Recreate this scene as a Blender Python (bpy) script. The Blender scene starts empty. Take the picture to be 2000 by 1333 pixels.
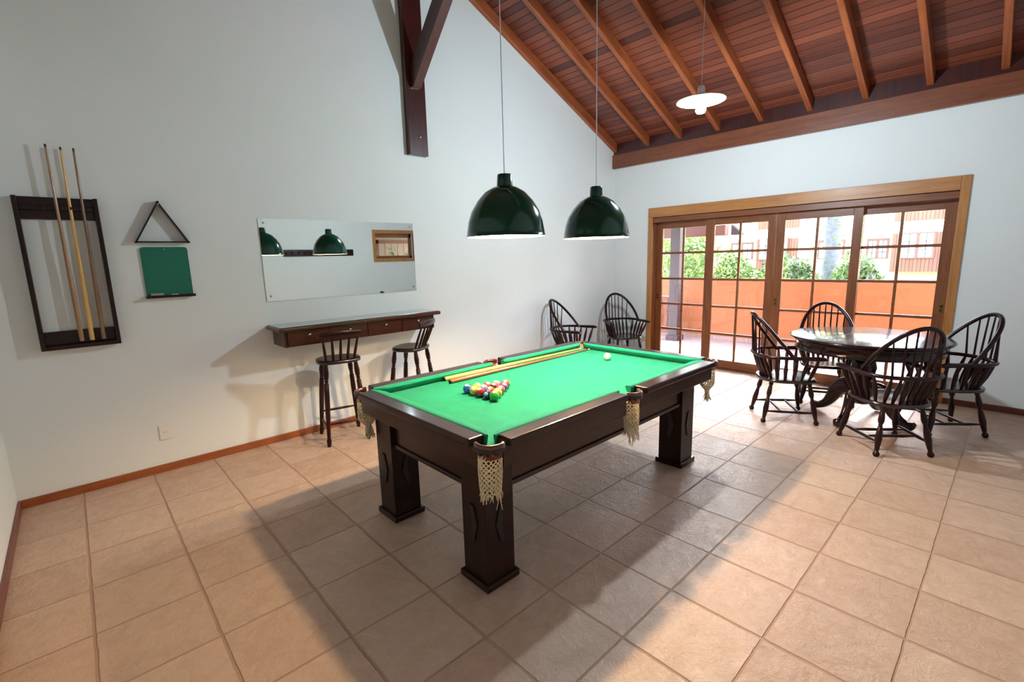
import bpy, bmesh, math, random
from math import sin, cos, pi, radians, sqrt
from mathutils import Vector, Matrix
random.seed(7)
SC = bpy.context.scene
COL = SC.collection

# ------------------------------------------------------------------ camera
cam_d = bpy.data.cameras.new('camera'); cam = bpy.data.objects.new('camera', cam_d); COL.objects.link(cam)
cam_d.sensor_width = 36.0; cam_d.lens = 16.592; cam_d.clip_start = 0.05; cam_d.clip_end = 400
RT = (0.7299029063704959, -0.6830250783740396, -0.026804656014206785)
DN = (-0.137200503829205, -0.10797567177335743, -0.9846406837288941)
FW = (0.6696400294344081, 0.7223697090944696, -0.17252314152558096)
CP = (0.13254836, -4.82516009, 1.63947857)
cam.matrix_world = Matrix(((RT[0], -DN[0], -FW[0], CP[0]), (RT[1], -DN[1], -FW[1], CP[1]), (RT[2], -DN[2], -FW[2], CP[2]), (0, 0, 0, 1)))
SC.camera = cam

# ------------------------------------------------------------------ world, sun, exposure
w = bpy.data.worlds.new('world'); SC.world = w; w.use_nodes = True
nt = w.node_tree; bg = nt.nodes['Background']
sky = nt.nodes.new('ShaderNodeTexSky'); sky.sky_type = 'NISHITA'; sky.sun_disc = False
sky.sun_elevation = radians(51); sky.sun_rotation = radians(90); sky.air_density = 1.0; sky.dust_density = 2.5; sky.ozone_density = 1.0
nt.links.new(sky.outputs[0], bg.inputs[0]); bg.inputs[1].default_value = 5.6
sd = bpy.data.lights.new('sun', 'SUN'); so = bpy.data.objects.new('sun', sd); COL.objects.link(so)
sd.energy = 32.0; sd.angle = radians(1.2); sd.color = (1.0, 0.95, 0.88)
so.rotation_euler = (0, radians(39), radians(4)); so.location = (14, -2, 12)
vs = SC.view_settings
vs.view_transform = 'Standard'; vs.look = 'None'; vs.gamma = 1.0; vs.use_curve_mapping = False
vs.exposure = 0.0

# ------------------------------------------------------------------ materials
def new_mat(name):
    m = bpy.data.materials.new(name); m.use_nodes = True
    return m, m.node_tree, m.node_tree.nodes['Principled BSDF']

def lin(c):
    return tuple(((v / 255) / 12.92 if v / 255 <= 0.04045 else ((v / 255 + 0.055) / 1.055) ** 2.4) for v in c) + (1,)

def coords(nt, scale=(1, 1, 1), loc=(0, 0, 0)):
    tc = nt.nodes.new('ShaderNodeTexCoord'); mp = nt.nodes.new('ShaderNodeMapping')
    mp.inputs['Scale'].default_value = scale; mp.inputs['Location'].default_value = loc
    nt.links.new(tc.outputs['Object'], mp.inputs[0]); return mp.outputs[0]

def noise(nt, vec, scale, detail=4, rough=0.55, dist=0.0):
    n = nt.nodes.new('ShaderNodeTexNoise'); n.inputs['Scale'].default_value = scale
    n.inputs['Detail'].default_value = detail; n.inputs['Roughness'].default_value = rough
    n.inputs['Distortion'].default_value = dist
    nt.links.new(vec, n.inputs['Vector']); return n.outputs['Fac']

def ramp(nt, fac, stops):
    r = nt.nodes.new('ShaderNodeValToRGB'); cr = r.color_ramp
    while len(cr.elements) < len(stops): cr.elements.new(0.5)
    for e, (p, c) in zip(cr.elements, stops): e.position = p; e.color = c
    nt.links.new(fac, r.inputs[0]); return r.outputs[0]

def bump(nt, b, h, strength, dist=0.01):
    n = nt.nodes.new('ShaderNodeBump'); n.inputs['Strength'].default_value = strength; n.inputs['Distance'].default_value = dist
    nt.links.new(h, n.inputs['Height']); nt.links.new(n.outputs[0], b.inputs['Normal']); return n

def math_n(nt, op, a, b=None, c=None):
    n = nt.nodes.new('ShaderNodeMath'); n.operation = op
    for i, v in enumerate((a, b, c)):
        if v is None: continue
        if isinstance(v, (int, float)): n.inputs[i].default_value = v
        else: nt.links.new(v, n.inputs[i])
    return n.outputs[0]

def plain(name, rgb, rough=0.5, metal=0.0, coat=0.0, nz=0.06, nscale=30, bmp=0.0, spec=0.5):
    m, nt, b = new_mat(name); c = lin(rgb)
    v = coords(nt); f = noise(nt, v, nscale)
    col = ramp(nt, f, [(0.3, tuple(x * (1 - nz) for x in c[:3]) + (1,)), (0.7, tuple(min(1, x * (1 + nz)) for x in c[:3]) + (1,))])
    nt.links.new(col, b.inputs['Base Color'])
    b.inputs['Roughness'].default_value = rough; b.inputs['Metallic'].default_value = metal
    b.inputs['Coat Weight'].default_value = coat; b.inputs['Coat Roughness'].default_value = 0.08
    b.inputs['Specular IOR Level'].default_value = spec
    if bmp: bump(nt, b, f, bmp, 0.004)
    return m

def wood(name, dark, light, axis=0, rough=0.35, coat=0.3, sc=1.0, coat_rough=0.12):
    m, nt, b = new_mat(name)
    s = [14 * sc] * 3; s[axis] = 1.1 * sc
    v = coords(nt, tuple(s))
    f1 = noise(nt, v, 1.6, 6, 0.6, 0.6); f2 = noise(nt, v, 9.0, 3, 0.6)
    f = math_n(nt, 'ADD', math_n(nt, 'MULTIPLY', f1, 0.72), math_n(nt, 'MULTIPLY', f2, 0.28))
    d, l = lin(dark), lin(light); mid = tuple((a + b_) / 2 for a, b_ in zip(d, l))
    col = ramp(nt, f, [(0.3, d), (0.5, mid), (0.72, l)])
    nt.links.new(col, b.inputs['Base Color'])
    b.inputs['Roughness'].default_value = rough; b.inputs['Coat Weight'].default_value = coat; b.inputs['Coat Roughness'].default_value = coat_rough
    bump(nt, b, f, 0.12, 0.003)
    return m

M = {}
M['dark_x'] = wood('dark_stained_wood_x', (22, 8, 7), (52, 18, 12), 0, 0.28, 0.25)
M['dark_y'] = wood('dark_stained_wood_y', (22, 8, 7), (52, 18, 12), 1, 0.28, 0.25)
M['dark_z'] = wood('dark_stained_wood_z', (20, 9, 8), (46, 20, 16), 2, 0.32, 0.1)
M['shelf_x'] = wood('shelf_wood', (48, 22, 16), (80, 42, 30), 0, 0.3, 0.3)
M['chair'] = wood('chair_wood', (16, 4, 6), (44, 12, 13), 2, 0.3, 0.12)
M['chair_seat'] = wood('chair_seat_wood', (20, 8, 10), (36, 16, 17), 0, 0.25, 0.4)
M['dining'] = wood('dining_table_wood', (28, 11, 12), (46, 18, 17), 0, 0.2, 0.4, 1.0, 0.06)
for _k in ('dining', 'dark_x', 'dark_y', 'dark_z', 'chair', 'shelf_x'): M[_k].node_tree.nodes['Principled BSDF'].inputs['Specular IOR Level'].default_value = 0.22
M['door_z'] = wood('door_wood_upright', (98, 50, 24), (150, 88, 48), 2, 0.38, 0.2)
M['door_y'] = wood('door_wood_level', (98, 50, 24), (150, 88, 48), 1, 0.38, 0.2)
M['casing_z'] = wood('casing_wood_upright', (150, 94, 44), (198, 138, 76), 2, 0.4, 0.2)
M['casing_y'] = wood('casing_wood_level', (150, 94, 44), (198, 138, 76), 1, 0.4, 0.2)
M['base_x'] = wood('baseboard_wood_x', (120, 58, 24), (168, 92, 44), 0, 0.4, 0.2)
M['base_y'] = wood('baseboard_wood_y', (92, 44, 30), (125, 62, 42), 1, 0.4, 0.2)
M['rafter'] = wood('rafter_wood', (112, 50, 27), (180, 98, 50), 0, 0.45, 0.1)
M['beam_y'] = wood('beam_wood', (96, 50, 32), (142, 80, 50), 1, 0.4, 0.15)
M['post'] = wood('post_wood', (40, 14, 13), (78, 29, 25), 2, 0.35, 0.3)
M['cue_pale'] = wood('pale_maple_cue', (206, 160, 80), (236, 198, 116), 0, 0.25, 0.6)
M['cue_brown'] = wood('brown_cue', (150, 96, 62), (196, 138, 92), 0, 0.25, 0.6)
M['cue_pale_z'] = wood('pale_maple_cue_z', (198, 150, 78), (228, 186, 108), 2, 0.25, 0.5)
M['cue_brown_z'] = wood('brown_cue_z', (138, 98, 66), (178, 134, 94), 2, 0.25, 0.5)
M['cue_dark_z'] = wood('dark_marbled_cue_z', (92, 62, 42), (160, 118, 74), 2, 0.25, 0.5)
M['black'] = plain('black_tip', (18, 14, 14), 0.5)
M['metal'] = plain('polished_steel', (190, 188, 182), 0.2, 1.0)
M['brass'] = plain('aged_brass', (150, 118, 66), 0.3, 1.0)
M['white_plastic'] = plain('white_plastic', (232, 230, 224), 0.35, nz=0.02)
M['enamel_white'] = plain('white_enamel', (245, 243, 236), 0.4, nz=0.01)
M['cable'] = plain('pale_cable', (205, 210, 222), 0.5)
M['leather'] = plain('red_brown_leather', (104, 44, 28), 0.3, coat=0.5, nz=0.2)
M['leather_ring'] = plain('glossy_leather_ring', (78, 36, 26), 0.25, coat=0.6, nz=0.2)
M['leather_dark'] = plain('dark_leather', (34, 20, 18), 0.45, nz=0.2)
M['net'] = plain('cream_macrame_cord', (220, 202, 168), 0.9, nz=0.12, nscale=90, bmp=0.4)
M['chalk_green'] = plain('green_writing_board', (6, 104, 82), 0.6, nz=0.05, nscale=12)
M['eraser'] = plain('grey_felt_eraser', (150, 152, 146), 0.9)
M['chalk'] = plain('white_chalk', (240, 240, 236), 0.9)
M['patio'] = None

def felt():
    m, nt, b = new_mat('green_baize')
    v = coords(nt); f = noise(nt, v, 7, 5, 0.65); g = noise(nt, v, 500, 2)
    col = ramp(nt, f, [(0.3, lin((0, 126, 98))), (0.75, lin((1, 144, 114)))])
    nt.links.new(col, b.inputs['Base Color']); b.inputs['Roughness'].default_value = 0.85
    b.inputs['Sheen Weight'].default_value = 0.1; b.inputs['Sheen Roughness'].default_value = 0.5
    b.inputs['Specular IOR Level'].default_value = 0.2
    bump(nt, b, g, 0.1, 0.001)
    return m
M['felt'] = felt()

def wall_mat(name, rgb):
    m, nt, b = new_mat(name)
    v = coords(nt); f = noise(nt, v, 1.3, 4); g = noise(nt, v, 60, 4)
    c = lin(rgb)
    col = ramp(nt, f, [(0.3, tuple(x * 0.97 for x in c[:3]) + (1,)), (0.7, c)])
    nt.links.new(col, b.inputs['Base Color']); b.inputs['Roughness'].default_value = 0.75
    b.inputs['Specular IOR Level'].default_value = 0.25
    bump(nt, b, g, 0.08, 0.002)
    return m
M['wall'] = wall_mat('painted_plaster', (230, 232, 230))

def tiles(name, px, py, c1, c2, grout, gx, gy, rough, bstr):
    """grid of tiles with lines on x=k*px and y=k*py"""
    m, nt, b = new_mat(name)
    tc = nt.nodes.new('ShaderNodeTexCoord'); sx = nt.nodes.new('ShaderNodeSeparateXYZ'); nt.links.new(tc.outputs['Object'], sx.inputs[0])
    X, Y = sx.outputs[0], sx.outputs[1]
    wob = noise(nt, tc.outputs['Object'], 9, 4, 0.6)
    wv = math_n(nt, 'MULTIPLY', math_n(nt, 'SUBTRACT', wob, 0.5), 0.012)
    ux = math_n(nt, 'DIVIDE', math_n(nt, 'ADD', X, wv), px); uy = math_n(nt, 'DIVIDE', math_n(nt, 'ADD', Y, wv), py)
    def edge(u, p):
        fr = math_n(nt, 'FRACT', math_n(nt, 'ADD', u, 100.0))
        d = math_n(nt, 'SUBTRACT', 0.5, math_n(nt, 'ABSOLUTE', math_n(nt, 'SUBTRACT', fr, 0.5)))
        return math_n(nt, 'MULTIPLY', d, p)
    ex, ey = edge(ux, px), edge(uy, py)
    mx = nt.nodes.new('ShaderNodeMapRange'); mx.interpolation_type = 'SMOOTHSTEP'
    mx.inputs[1].default_value = gx * 0.5; mx.inputs[2].default_value = gx * 1.1; nt.links.new(ex, mx.inputs[0])
    my = nt.nodes.new('ShaderNodeMapRange'); my.interpolation_type = 'SMOOTHSTEP'
    my.inputs[1].default_value = gy * 0.5; my.inputs[2].default_value = gy * 1.1; nt.links.new(ey, my.inputs[0])
    mask = math_n(nt, 'MULTIPLY', mx.outputs[0], my.outputs[0])
    idv = nt.nodes.new('ShaderNodeCombineXYZ')
    nt.links.new(math_n(nt, 'FLOOR', math_n(nt, 'ADD', ux, 100.0)), idv.inputs[0]); nt.links.new(math_n(nt, 'FLOOR', math_n(nt, 'ADD', uy, 100.0)), idv.inputs[1])
    wn = nt.nodes.new('ShaderNodeTexWhiteNoise'); wn.noise_dimensions = '3D'; nt.links.new(idv.outputs[0], wn.inputs[0])
    slate_v = nt.nodes.new('ShaderNodeVectorMath'); slate_v.operation = 'ADD'
    nt.links.new(tc.outputs['Object'], slate_v.inputs[0]); nt.links.new(wn.outputs['Color'], slate_v.inputs[1])
    n1 = noise(nt, slate_v.outputs[0], 9, 8, 0.65, 0.7); n2 = noise(nt, slate_v.outputs[0], 40, 5, 0.65, 1.2)
    f = math_n(nt, 'ADD', math_n(nt, 'MULTIPLY', n1, 0.55), math_n(nt, 'ADD', math_n(nt, 'MULTIPLY', n2, 0.22), math_n(nt, 'MULTIPLY', wn.outputs['Value'], 0.23)))
    col = ramp(nt, f, [(0.28, lin(c1)), (0.72, lin(c2))])
    mix = nt.nodes.new('ShaderNodeMix'); mix.data_type = 'RGBA'
    nt.links.new(mask, mix.inputs[0]); mix.inputs[6].default_value = lin(grout); nt.links.new(col, mix.inputs[7])
    nt.links.new(mix.outputs[2], b.inputs['Base Color'])
    ro = nt.nodes.new('ShaderNodeMapRange'); nt.links.new(mask, ro.inputs[0]); ro.inputs[3].default_value = 0.8; ro.inputs[4].default_value = rough
    nt.links.new(ro.outputs[0], b.inputs['Roughness'])
    h = math_n(nt, 'ADD', math_n(nt, 'MULTIPLY', mask, 1.0), math_n(nt, 'ADD', math_n(nt, 'MULTIPLY', n1, 1.7), math_n(nt, 'MULTIPLY', n2, 0.7)))
    bump(nt, b, h, bstr, 0.009)
    return m
M['floor'] = tiles('slate_relief_tiles', 0.42, 0.4233, (190, 158, 136), (218, 190, 168), (184, 148, 126), 0.0085, 0.0055, 0.25, 0.75)
M['patio'] = tiles('terracotta_tiles', 0.3, 0.3, (148, 118, 110), (172, 140, 130), (180, 164, 154), 0.006, 0.006, 0.55, 0.3)

def boards(name, axis_idx, width, c1, c2, groove=0.05, rough=0.45):
    """tongue and groove boards: seams repeat along one object axis"""
    m, nt, b = new_mat(name)
    tc = nt.nodes.new('ShaderNodeTexCoord'); sx = nt.nodes.new('ShaderNodeSeparateXYZ'); nt.links.new(tc.outputs['Object'], sx.inputs[0])
    u = math_n(nt, 'DIVIDE', sx.outputs[axis_idx], width)
    fr = math_n(nt, 'FRACT', math_n(nt, 'ADD', u, 500.0))
    d = math_n(nt, 'SUBTRACT', 0.5, math_n(nt, 'ABSOLUTE', math_n(nt, 'SUBTRACT', fr, 0.5)))
    mr = nt.nodes.new('ShaderNodeMapRange'); mr.inputs[1].default_value = groove * 0.4; mr.inputs[2].default_value = groove; nt.links.new(d, mr.inputs[0])
    wn = nt.nodes.new('ShaderNodeTexWhiteNoise'); wn.noise_dimensions = '1D'; nt.links.new(math_n(nt, 'FLOOR', math_n(nt, 'ADD', u, 500.0)), wn.inputs['W'])
    s = [2.0, 2.0, 2.0]; s[axis_idx] = 22
    grain = noise(nt, coords(nt, tuple(s)), 2.0, 5, 0.6, 0.4)
    f = math_n(nt, 'ADD', math_n(nt, 'MULTIPLY', wn.outputs['Value'], 0.55), math_n(nt, 'MULTIPLY', grain, 0.45))
    col = ramp(nt, f, [(0.2, lin(c1)), (0.85, lin(c2))])
    mix = nt.nodes.new('ShaderNodeMix'); mix.data_type = 'RGBA'; nt.links.new(mr.outputs[0], mix.inputs[0])
    mix.inputs[6].default_value = tuple(x * 0.25 for x in lin(c1)[:3]) + (1,); nt.links.new(col, mix.inputs[7])
    nt.links.new(mix.outputs[2], b.inputs['Base Color']); b.inputs['Roughness'].default_value = rough
    b.inputs['Coat Weight'].default_value = 0.15
    bump(nt, b, mr.outputs[0], 0.8, 0.006)
    return m
M['ceiling'] = boards('ceiling_boards', 0, 0.088, (82, 36, 27), (144, 74, 48), 0.06)
M['cladding'] = boards('facade_cladding', 1, 0.16, (116, 62, 38), (134, 74, 48), 0.12, 0.7)

def glass_mat(name, tint=(1, 1, 1), base_r=0.03):
    m = bpy.data.materials.new(name); m.use_nodes = True; nt = m.node_tree; nt.nodes.clear()
    out = nt.nodes.new('ShaderNodeOutputMaterial'); tr = nt.nodes.new('ShaderNodeBsdfTransparent'); gl = nt.nodes.new('ShaderNodeBsdfGlossy')
    mx = nt.nodes.new('ShaderNodeMixShader'); fr = nt.nodes.new('ShaderNodeFresnel'); fr.inputs[0].default_value = 1.45
    tr.inputs[0].default_value = (*tint, 1); gl.inputs['Roughness'].default_value = 0.0
    nt.links.new(fr.outputs[0], mx.inputs[0]); nt.links.new(tr.outputs[0], mx.inputs[1]); nt.links.new(gl.outputs[0], mx.inputs[2]); nt.links.new(mx.outputs[0], out.inputs[0])
    return m
M['glass'] = glass_mat('window_glass', (0.97, 0.985, 0.975))

def mirror_mat():
    m, nt, b = new_mat('mirror_silver')
    b.inputs['Base Color'].default_value = (0.86, 0.91, 0.88, 1); b.inputs['Metallic'].default_value = 1.0; b.inputs['Roughness'].default_value = 0.0
    return m
M['mirror'] = mirror_mat()

def emit(name, col, s):
    m, nt, b = new_mat(name); b.inputs['Base Color'].default_value = (1, 1, 1, 1)
    b.inputs['Emission Color'].default_value = (*col, 1); b.inputs['Emission Strength'].default_value = s
    return m
M['warm_bulb'] = emit('warm_bulb', (1.0, 0.78, 0.52), 30)
M['cool_bulb'] = emit('cool_bulb', (0.86, 0.97, 1.0), 60)

def enamel_green():
    m, nt, b = new_mat('bottle_green_enamel')
    b.inputs['Base Color'].default_value = lin((8, 60, 45)); b.inputs['Roughness'].default_value = 0.14; b.inputs['Specular IOR Level'].default_value = 0.4
    b.inputs['Coat Weight'].default_value = 0.25; b.inputs['Coat Roughness'].default_value = 0.03
    f = noise(nt, coords(nt), 12); bump(nt, b, f, 0.01, 0.002)
    return m
M['green_enamel'] = enamel_green()
M['parapet'] = wall_mat('orange_plaster', (166, 102, 66))
M['facade'] = wall_mat('cream_facade', (248, 216, 150))
M['white_ext'] = wall_mat('white_render', (250, 250, 248))
M['courtyard'] = plain('pinkish_plaster', (150, 128, 120), 0.8, nz=0.05)
M['ext_wood'] = plain('exterior_brown_wood', (104, 56, 40), 0.6, nz=0.15)
M['ext_dark'] = plain('exterior_dark_post', (62, 42, 40), 0.6, nz=0.15)
M['curtain'] = plain('pale_curtain', (214, 220, 232), 0.8, nz=0.05)
M['grass'] = plain('lawn', (126, 152, 84), 0.9, nz=0.25, nscale=3)
M['path'] = plain('pale_path', (226, 220, 208), 0.9)
M['leaf1'] = plain('bright_leaf', (116, 130, 66), 0.55, nz=0.35, nscale=3)
M['leaf2'] = plain('deep_leaf', (88, 104, 58), 0.55, nz=0.35, nscale=3)
M['bark'] = plain('grey_bark', (100, 94, 92), 0.9, nz=0.3, nscale=14, bmp=0.8)

# ------------------------------------------------------------------ mesh builder
class MB:
    def __init__(s): s.v = []; s.f = []; s.sm = []
    def add(s, v, f, smooth=False):
        o = len(s.v); s.v += [tuple(p) for p in v]; s.f += [tuple(i + o for i in q) for q in f]; s.sm += [smooth] * len(f); return s
    def box(s, x0, x1, y0, y1, z0, z1, bev=0.0, seg=2, mat=None):
        x0, x1 = min(x0, x1), max(x0, x1); y0, y1 = min(y0, y1), max(y0, y1); z0, z1 = min(z0, z1), max(z0, z1)
        bm = bmesh.new(); bmesh.ops.create_cube(bm, size=1)
        for v in bm.verts:
            v.co = Vector(((x0 + x1) / 2 + v.co.x * (x1 - x0), (y0 + y1) / 2 + v.co.y * (y1 - y0), (z0 + z1) / 2 + v.co.z * (z1 - z0)))
        if bev: bmesh.ops.bevel(bm, geom=list(bm.edges), offset=bev, segments=seg, profile=0.5, affect='EDGES')
        bm.verts.index_update()
        vs_ = [v.co.copy() for v in bm.verts]
        if mat: vs_ = [mat @ v for v in vs_]
        s.add(vs_, [[v.index for v in f.verts] for f in bm.faces]); bm.free(); return s
    def prism(s, pts, a, b, axis=2):
        """extrude a closed 2D outline along axis from a to b"""
        def mk(p, t):
            if axis == 2: return (p[0], p[1], t)
            if axis == 1: return (p[0], t, p[1])
            return (t, p[0], p[1])
        n = len(pts); v = [mk(p, a) for p in pts] + [mk(p, b) for p in pts]
        f = [tuple(range(n))[::-1], tuple(range(n, 2 * n))] + [(i, (i + 1) % n, n + (i + 1) % n, n + i) for i in range(n)]
        return s.add(v, f)
    def loft(s, rings, cap=True, smooth=True, closed=False):
        n = len(rings[0]); v = [p for r in rings for p in r]; f = []
        R = len(rings)
        for i in range(R if closed else R - 1):
            j2 = (i + 1) % R
            for k in range(n): f.append((i * n + k, i * n + (k + 1) % n, j2 * n + (k + 1) % n, j2 * n + k))
        s.add(v, f, smooth)
        if cap and not closed:
            s.add(rings[0], [tuple(range(n))[::-1]]); s.add(rings[-1], [tuple(range(n))])
        return s
    def lathe(s, prof, c=(0, 0, 0), n=32, cap=True, mat=None):
        rings = []
        for r, z in prof:
            ring = [Vector((c[0] + r * cos(2 * pi * k / n), c[1] + r * sin(2 * pi * k / n), c[2] + z)) for k in range(n)]
            if mat: ring = [mat @ p for p in ring]
            rings.append(ring)
        return s.loft(rings, cap)
    def tube(s, pts, rad, n=8, cap=True, flat=None, up=None, closed=False):
        pts = [Vector(p) for p in pts]; m = len(pts)
        rads = rad if isinstance(rad, (list, tuple)) else [rad] * m
        rings = []; nrm = None
        for i, p in enumerate(pts):
            a = pts[(i - 1) % m] if (i > 0 or closed) else p; b = pts[(i + 1) % m] if (i < m - 1 or closed) else p
            t = (b - a).normalized()
            if up is not None: u = Vector(up); nrm = (u - t * u.dot(t)).normalized()
            elif nrm is None:
                u = Vector((0, 0, 1)) if abs(t.z) < 0.9 else Vector((1, 0, 0)); nrm = (u - t * u.dot(t)).normalized()
            else: nrm = (nrm - t * nrm.dot(t)).normalized()
            bn = t.cross(nrm); fx = flat if flat else 1.0
            rings.append([p + (nrm * sin(2 * pi * k / n) + bn * cos(2 * pi * k / n) * fx) * rads[i] for k in range(n)])
        return s.loft(rings, cap, True, closed)
    def turned(s, p0, p1, prof, n=10):
        """turned spindle between two points; prof = (t, radius)"""
        p0, p1 = Vector(p0), Vector(p1)
        return s.tube([p0.lerp(p1, t) for t, r in prof], [r for t, r in prof], n)
    def sphere(s, c, r, n=16, m=10, sq=(1, 1, 1)):
        rings = []
        for i in range(1, m):
            a = pi * i / m
            rings.append([(c[0] + r * sq[0] * sin(a) * cos(2 * pi * k / n), c[1] + r * sq[1] * sin(a) * sin(2 * pi * k / n), c[2] - r * sq[2] * cos(a)) for k in range(n)])
        s.loft(rings, False)
        o = len(s.v) - len(rings) * n
        b = len(s.v); s.v += [(c[0], c[1], c[2] - r * sq[2]), (c[0], c[1], c[2] + r * sq[2])]
        for k in range(n):
            s.f.append((b, o + (k + 1) % n, o + k)); s.sm.append(True)
            s.f.append((b + 1, o + (m - 2) * n + k, o + (m - 2) * n + (k + 1) % n)); s.sm.append(True)
        return s
    def build(s, name, mat, parent=None, loc=None, label=None):
        me = bpy.data.meshes.new(name)
        L = Vector(loc) if loc else Vector((0, 0, 0))
        me.from_pydata([tuple(Vector(p) - L) for p in s.v], [], s.f); me.polygons.foreach_set('use_smooth', s.sm); me.update()
        bm = bmesh.new(); bm.from_mesh(me); bmesh.ops.recalc_face_normals(bm, faces=bm.faces); bm.to_mesh(me); bm.free()
        o = bpy.data.objects.new(name, me); COL.objects.link(o); o.location = L
        me.materials.append(M[mat] if isinstance(mat, str) else mat)
        if parent: o.parent = parent
        if label: o['label'] = label
        return o

def tag(o, label=None, cat=None, group=None, kind=None):
    if label: o['label'] = label
    if cat: o['category'] = cat
    if group: o['group'] = group
    if kind: o['kind'] = kind
    return o

def empty(name, loc=(0, 0, 0), rz=0.0):
    o = bpy.data.objects.new(name, None); COL.objects.link(o); o.location = loc; o.rotation_euler = (0, 0, rz); o.empty_display_size = 0.1
    return o

def kids(o): return [c for c in bpy.data.objects if c.parent == o]
def copy_tree(o, parent=None):
    c = o.copy(); COL.objects.link(c)
    if parent: c.parent = parent
    for ch in kids(o): copy_tree(ch, c)
    return c
def struct(o, cat='structure', label=None):
    o['kind'] = 'structure'
    if label: o['label'] = label
    return o

# ================================================================== room shell
XL, XR, YB, YF = -0.335, 6.745, -0.209, -6.0
RX, SL = 3.10, 0.4555
EZ = 3.225                                   # underside of rafters at the door wall
RZ = EZ + SL * (XR - RX)                     # underside of rafters at the ridge
SLL = (RZ - EZ) / (RX - XL)
def uz(x): return EZ + SL * (XR - x) if x > RX else EZ + SLL * (x - XL)

struct(MB().box(XL - 0.2, XR + 0.2, YF - 0.2, YB + 0.2, -0.12, 0).build('floor', 'floor'), label='beige stone-look tiled floor')
gable = [(XL - 0.2, 0), (XR + 0.2, 0), (XR + 0.2, EZ + 0.13), (RX, RZ + 0.15), (XL - 0.2, EZ + 0.13)]
struct(MB().prism(gable, YB, YB + 0.2, 1).build('wall_back', 'wall'), label='tall white gable wall with the mirror')
# wall behind the camera, with an opening for the small window seen in the mirror
WX0, WX1, WZ0, WZ1 = 5.50, 6.50, 1.72, 2.30
mb = MB()
mb.prism([(XL - 0.2, 0), (WX0, 0), (WX0, uz(WX0) + 0.13), (RX, RZ + 0.15), (XL - 0.2, EZ + 0.13)], YF - 0.2, YF, 1)
mb.prism([(WX1, 0), (XR + 0.2, 0), (XR + 0.2, EZ + 0.13), (WX1, uz(WX1) + 0.13)], YF - 0.2, YF, 1)
mb.prism([(WX0, 0), (WX1, 0), (WX1, WZ0), (WX0, WZ0)], YF - 0.2, YF, 1)
mb.prism([(WX0, WZ1), (WX1, WZ1), (WX1, uz(WX1) + 0.13), (WX0, uz(WX0) + 0.13)], YF - 0.2, YF, 1)
struct(mb.build('wall_front', 'wall'), label='white gable wall opposite the mirror')
struct(MB().box(XL - 0.2, XL, YF, YB, 0, EZ + 0.1).build('wall_left', 'wall'), label='white side wall at the left edge')
DY0, DY1, DZ = -0.905, -4.332, 2.195          # opening for the sliding doors
mb = MB()
mb.box(XR, XR + 0.2, DY0, YB, 0, EZ + 0.1); mb.box(XR, XR + 0.2, YF, DY1, 0, EZ + 0.1); mb.box(XR, XR + 0.2, DY1, DY0, DZ, EZ + 0.1)
struct(mb.build('wall_right', 'wall'), label='white wall around the glazed sliding doors')

# boarded ceiling: two slopes above the rafters
def slope(x0, x1, off, th, name, label):
    L = sqrt((x1 - x0) ** 2 + (uz(x1 - 1e-6) - uz(x0 + 1e-6)) ** 2); a = math.atan2(uz(x1 - 1e-6) - uz(x0 + 1e-6), x1 - x0)
    o = MB().box(0, L, YF - 0.2, YB + 0.2, off, off + th).build(name, 'ceiling')
    o.location = (x0, 0, uz(x0 + 1e-6)); o.rotation_euler = (0, -a, 0)
    return struct(o, label=label)
slope(RX, XR + 0.2, 0.12, 0.03, 'ceiling', 'red-brown boarded ceiling slope over the doors')
slope(XL - 0.2, RX, 0.12, 0.03, 'ceiling', 'boarded ceiling slope over the camera side')

# baseboards
def bb(name, mb, mat): struct(mb.build(name, mat))
bb('baseboard_back', MB().box(XL, XR, YB - 0.018, YB, 0, 0.062, 0.004), 'base_x')
bb('baseboard_left', MB().box(XL, XL + 0.018, YF, YB - 0.018, 0, 0.062, 0.004), 'base_y')
bb('baseboard_right', MB().box(XR - 0.018, XR, YF, -4.39, 0, 0.062, 0.004).box(XR - 0.018, XR, -0.843, YB - 0.018, 0, 0.062, 0.004), 'base_y')

# ================================================================== rafters, wall beam, post and brace
n_r = ['the one lying against the mirror wall', 'second out from the mirror wall', 'third out from the mirror wall', 'fourth out from the mirror wall, behind the plate lamp',
       'fifth out from the mirror wall, right of the plate lamp', 'sixth out from the mirror wall', 'seventh out from the mirror wall', 'eighth out from the mirror wall',
       'ninth out from the mirror wall, at the right edge', 'tenth out from the mirror wall, behind the camera', 'eleventh out from the mirror wall, behind the camera', 'twelfth out from the mirror wall, behind the camera']
ry = [YB - 0.03, -0.81, -1.32, -1.86, -2.40, -2.935, -3.465, -3.995, -4.52, -5.05, -5.58]
for i, y in enumerate(ry):
    L = sqrt((XR - RX) ** 2 + (uz(XR) - RZ) ** 2); a = math.atan2(uz(XR) - RZ, XR - RX)
    o = MB().box(0, L, -0.028, 0.028, 0.0, 0.12, 0.004, 1).build('roof_rafter', 'rafter')
    o.location = (RX, y, RZ); o.rotation_euler = (0, -a, 0)
    tag(o, 'orange-brown sloping roof rafter, ' + n_r[i], 'rafter', 'sloping rafters on the door side')
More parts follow.
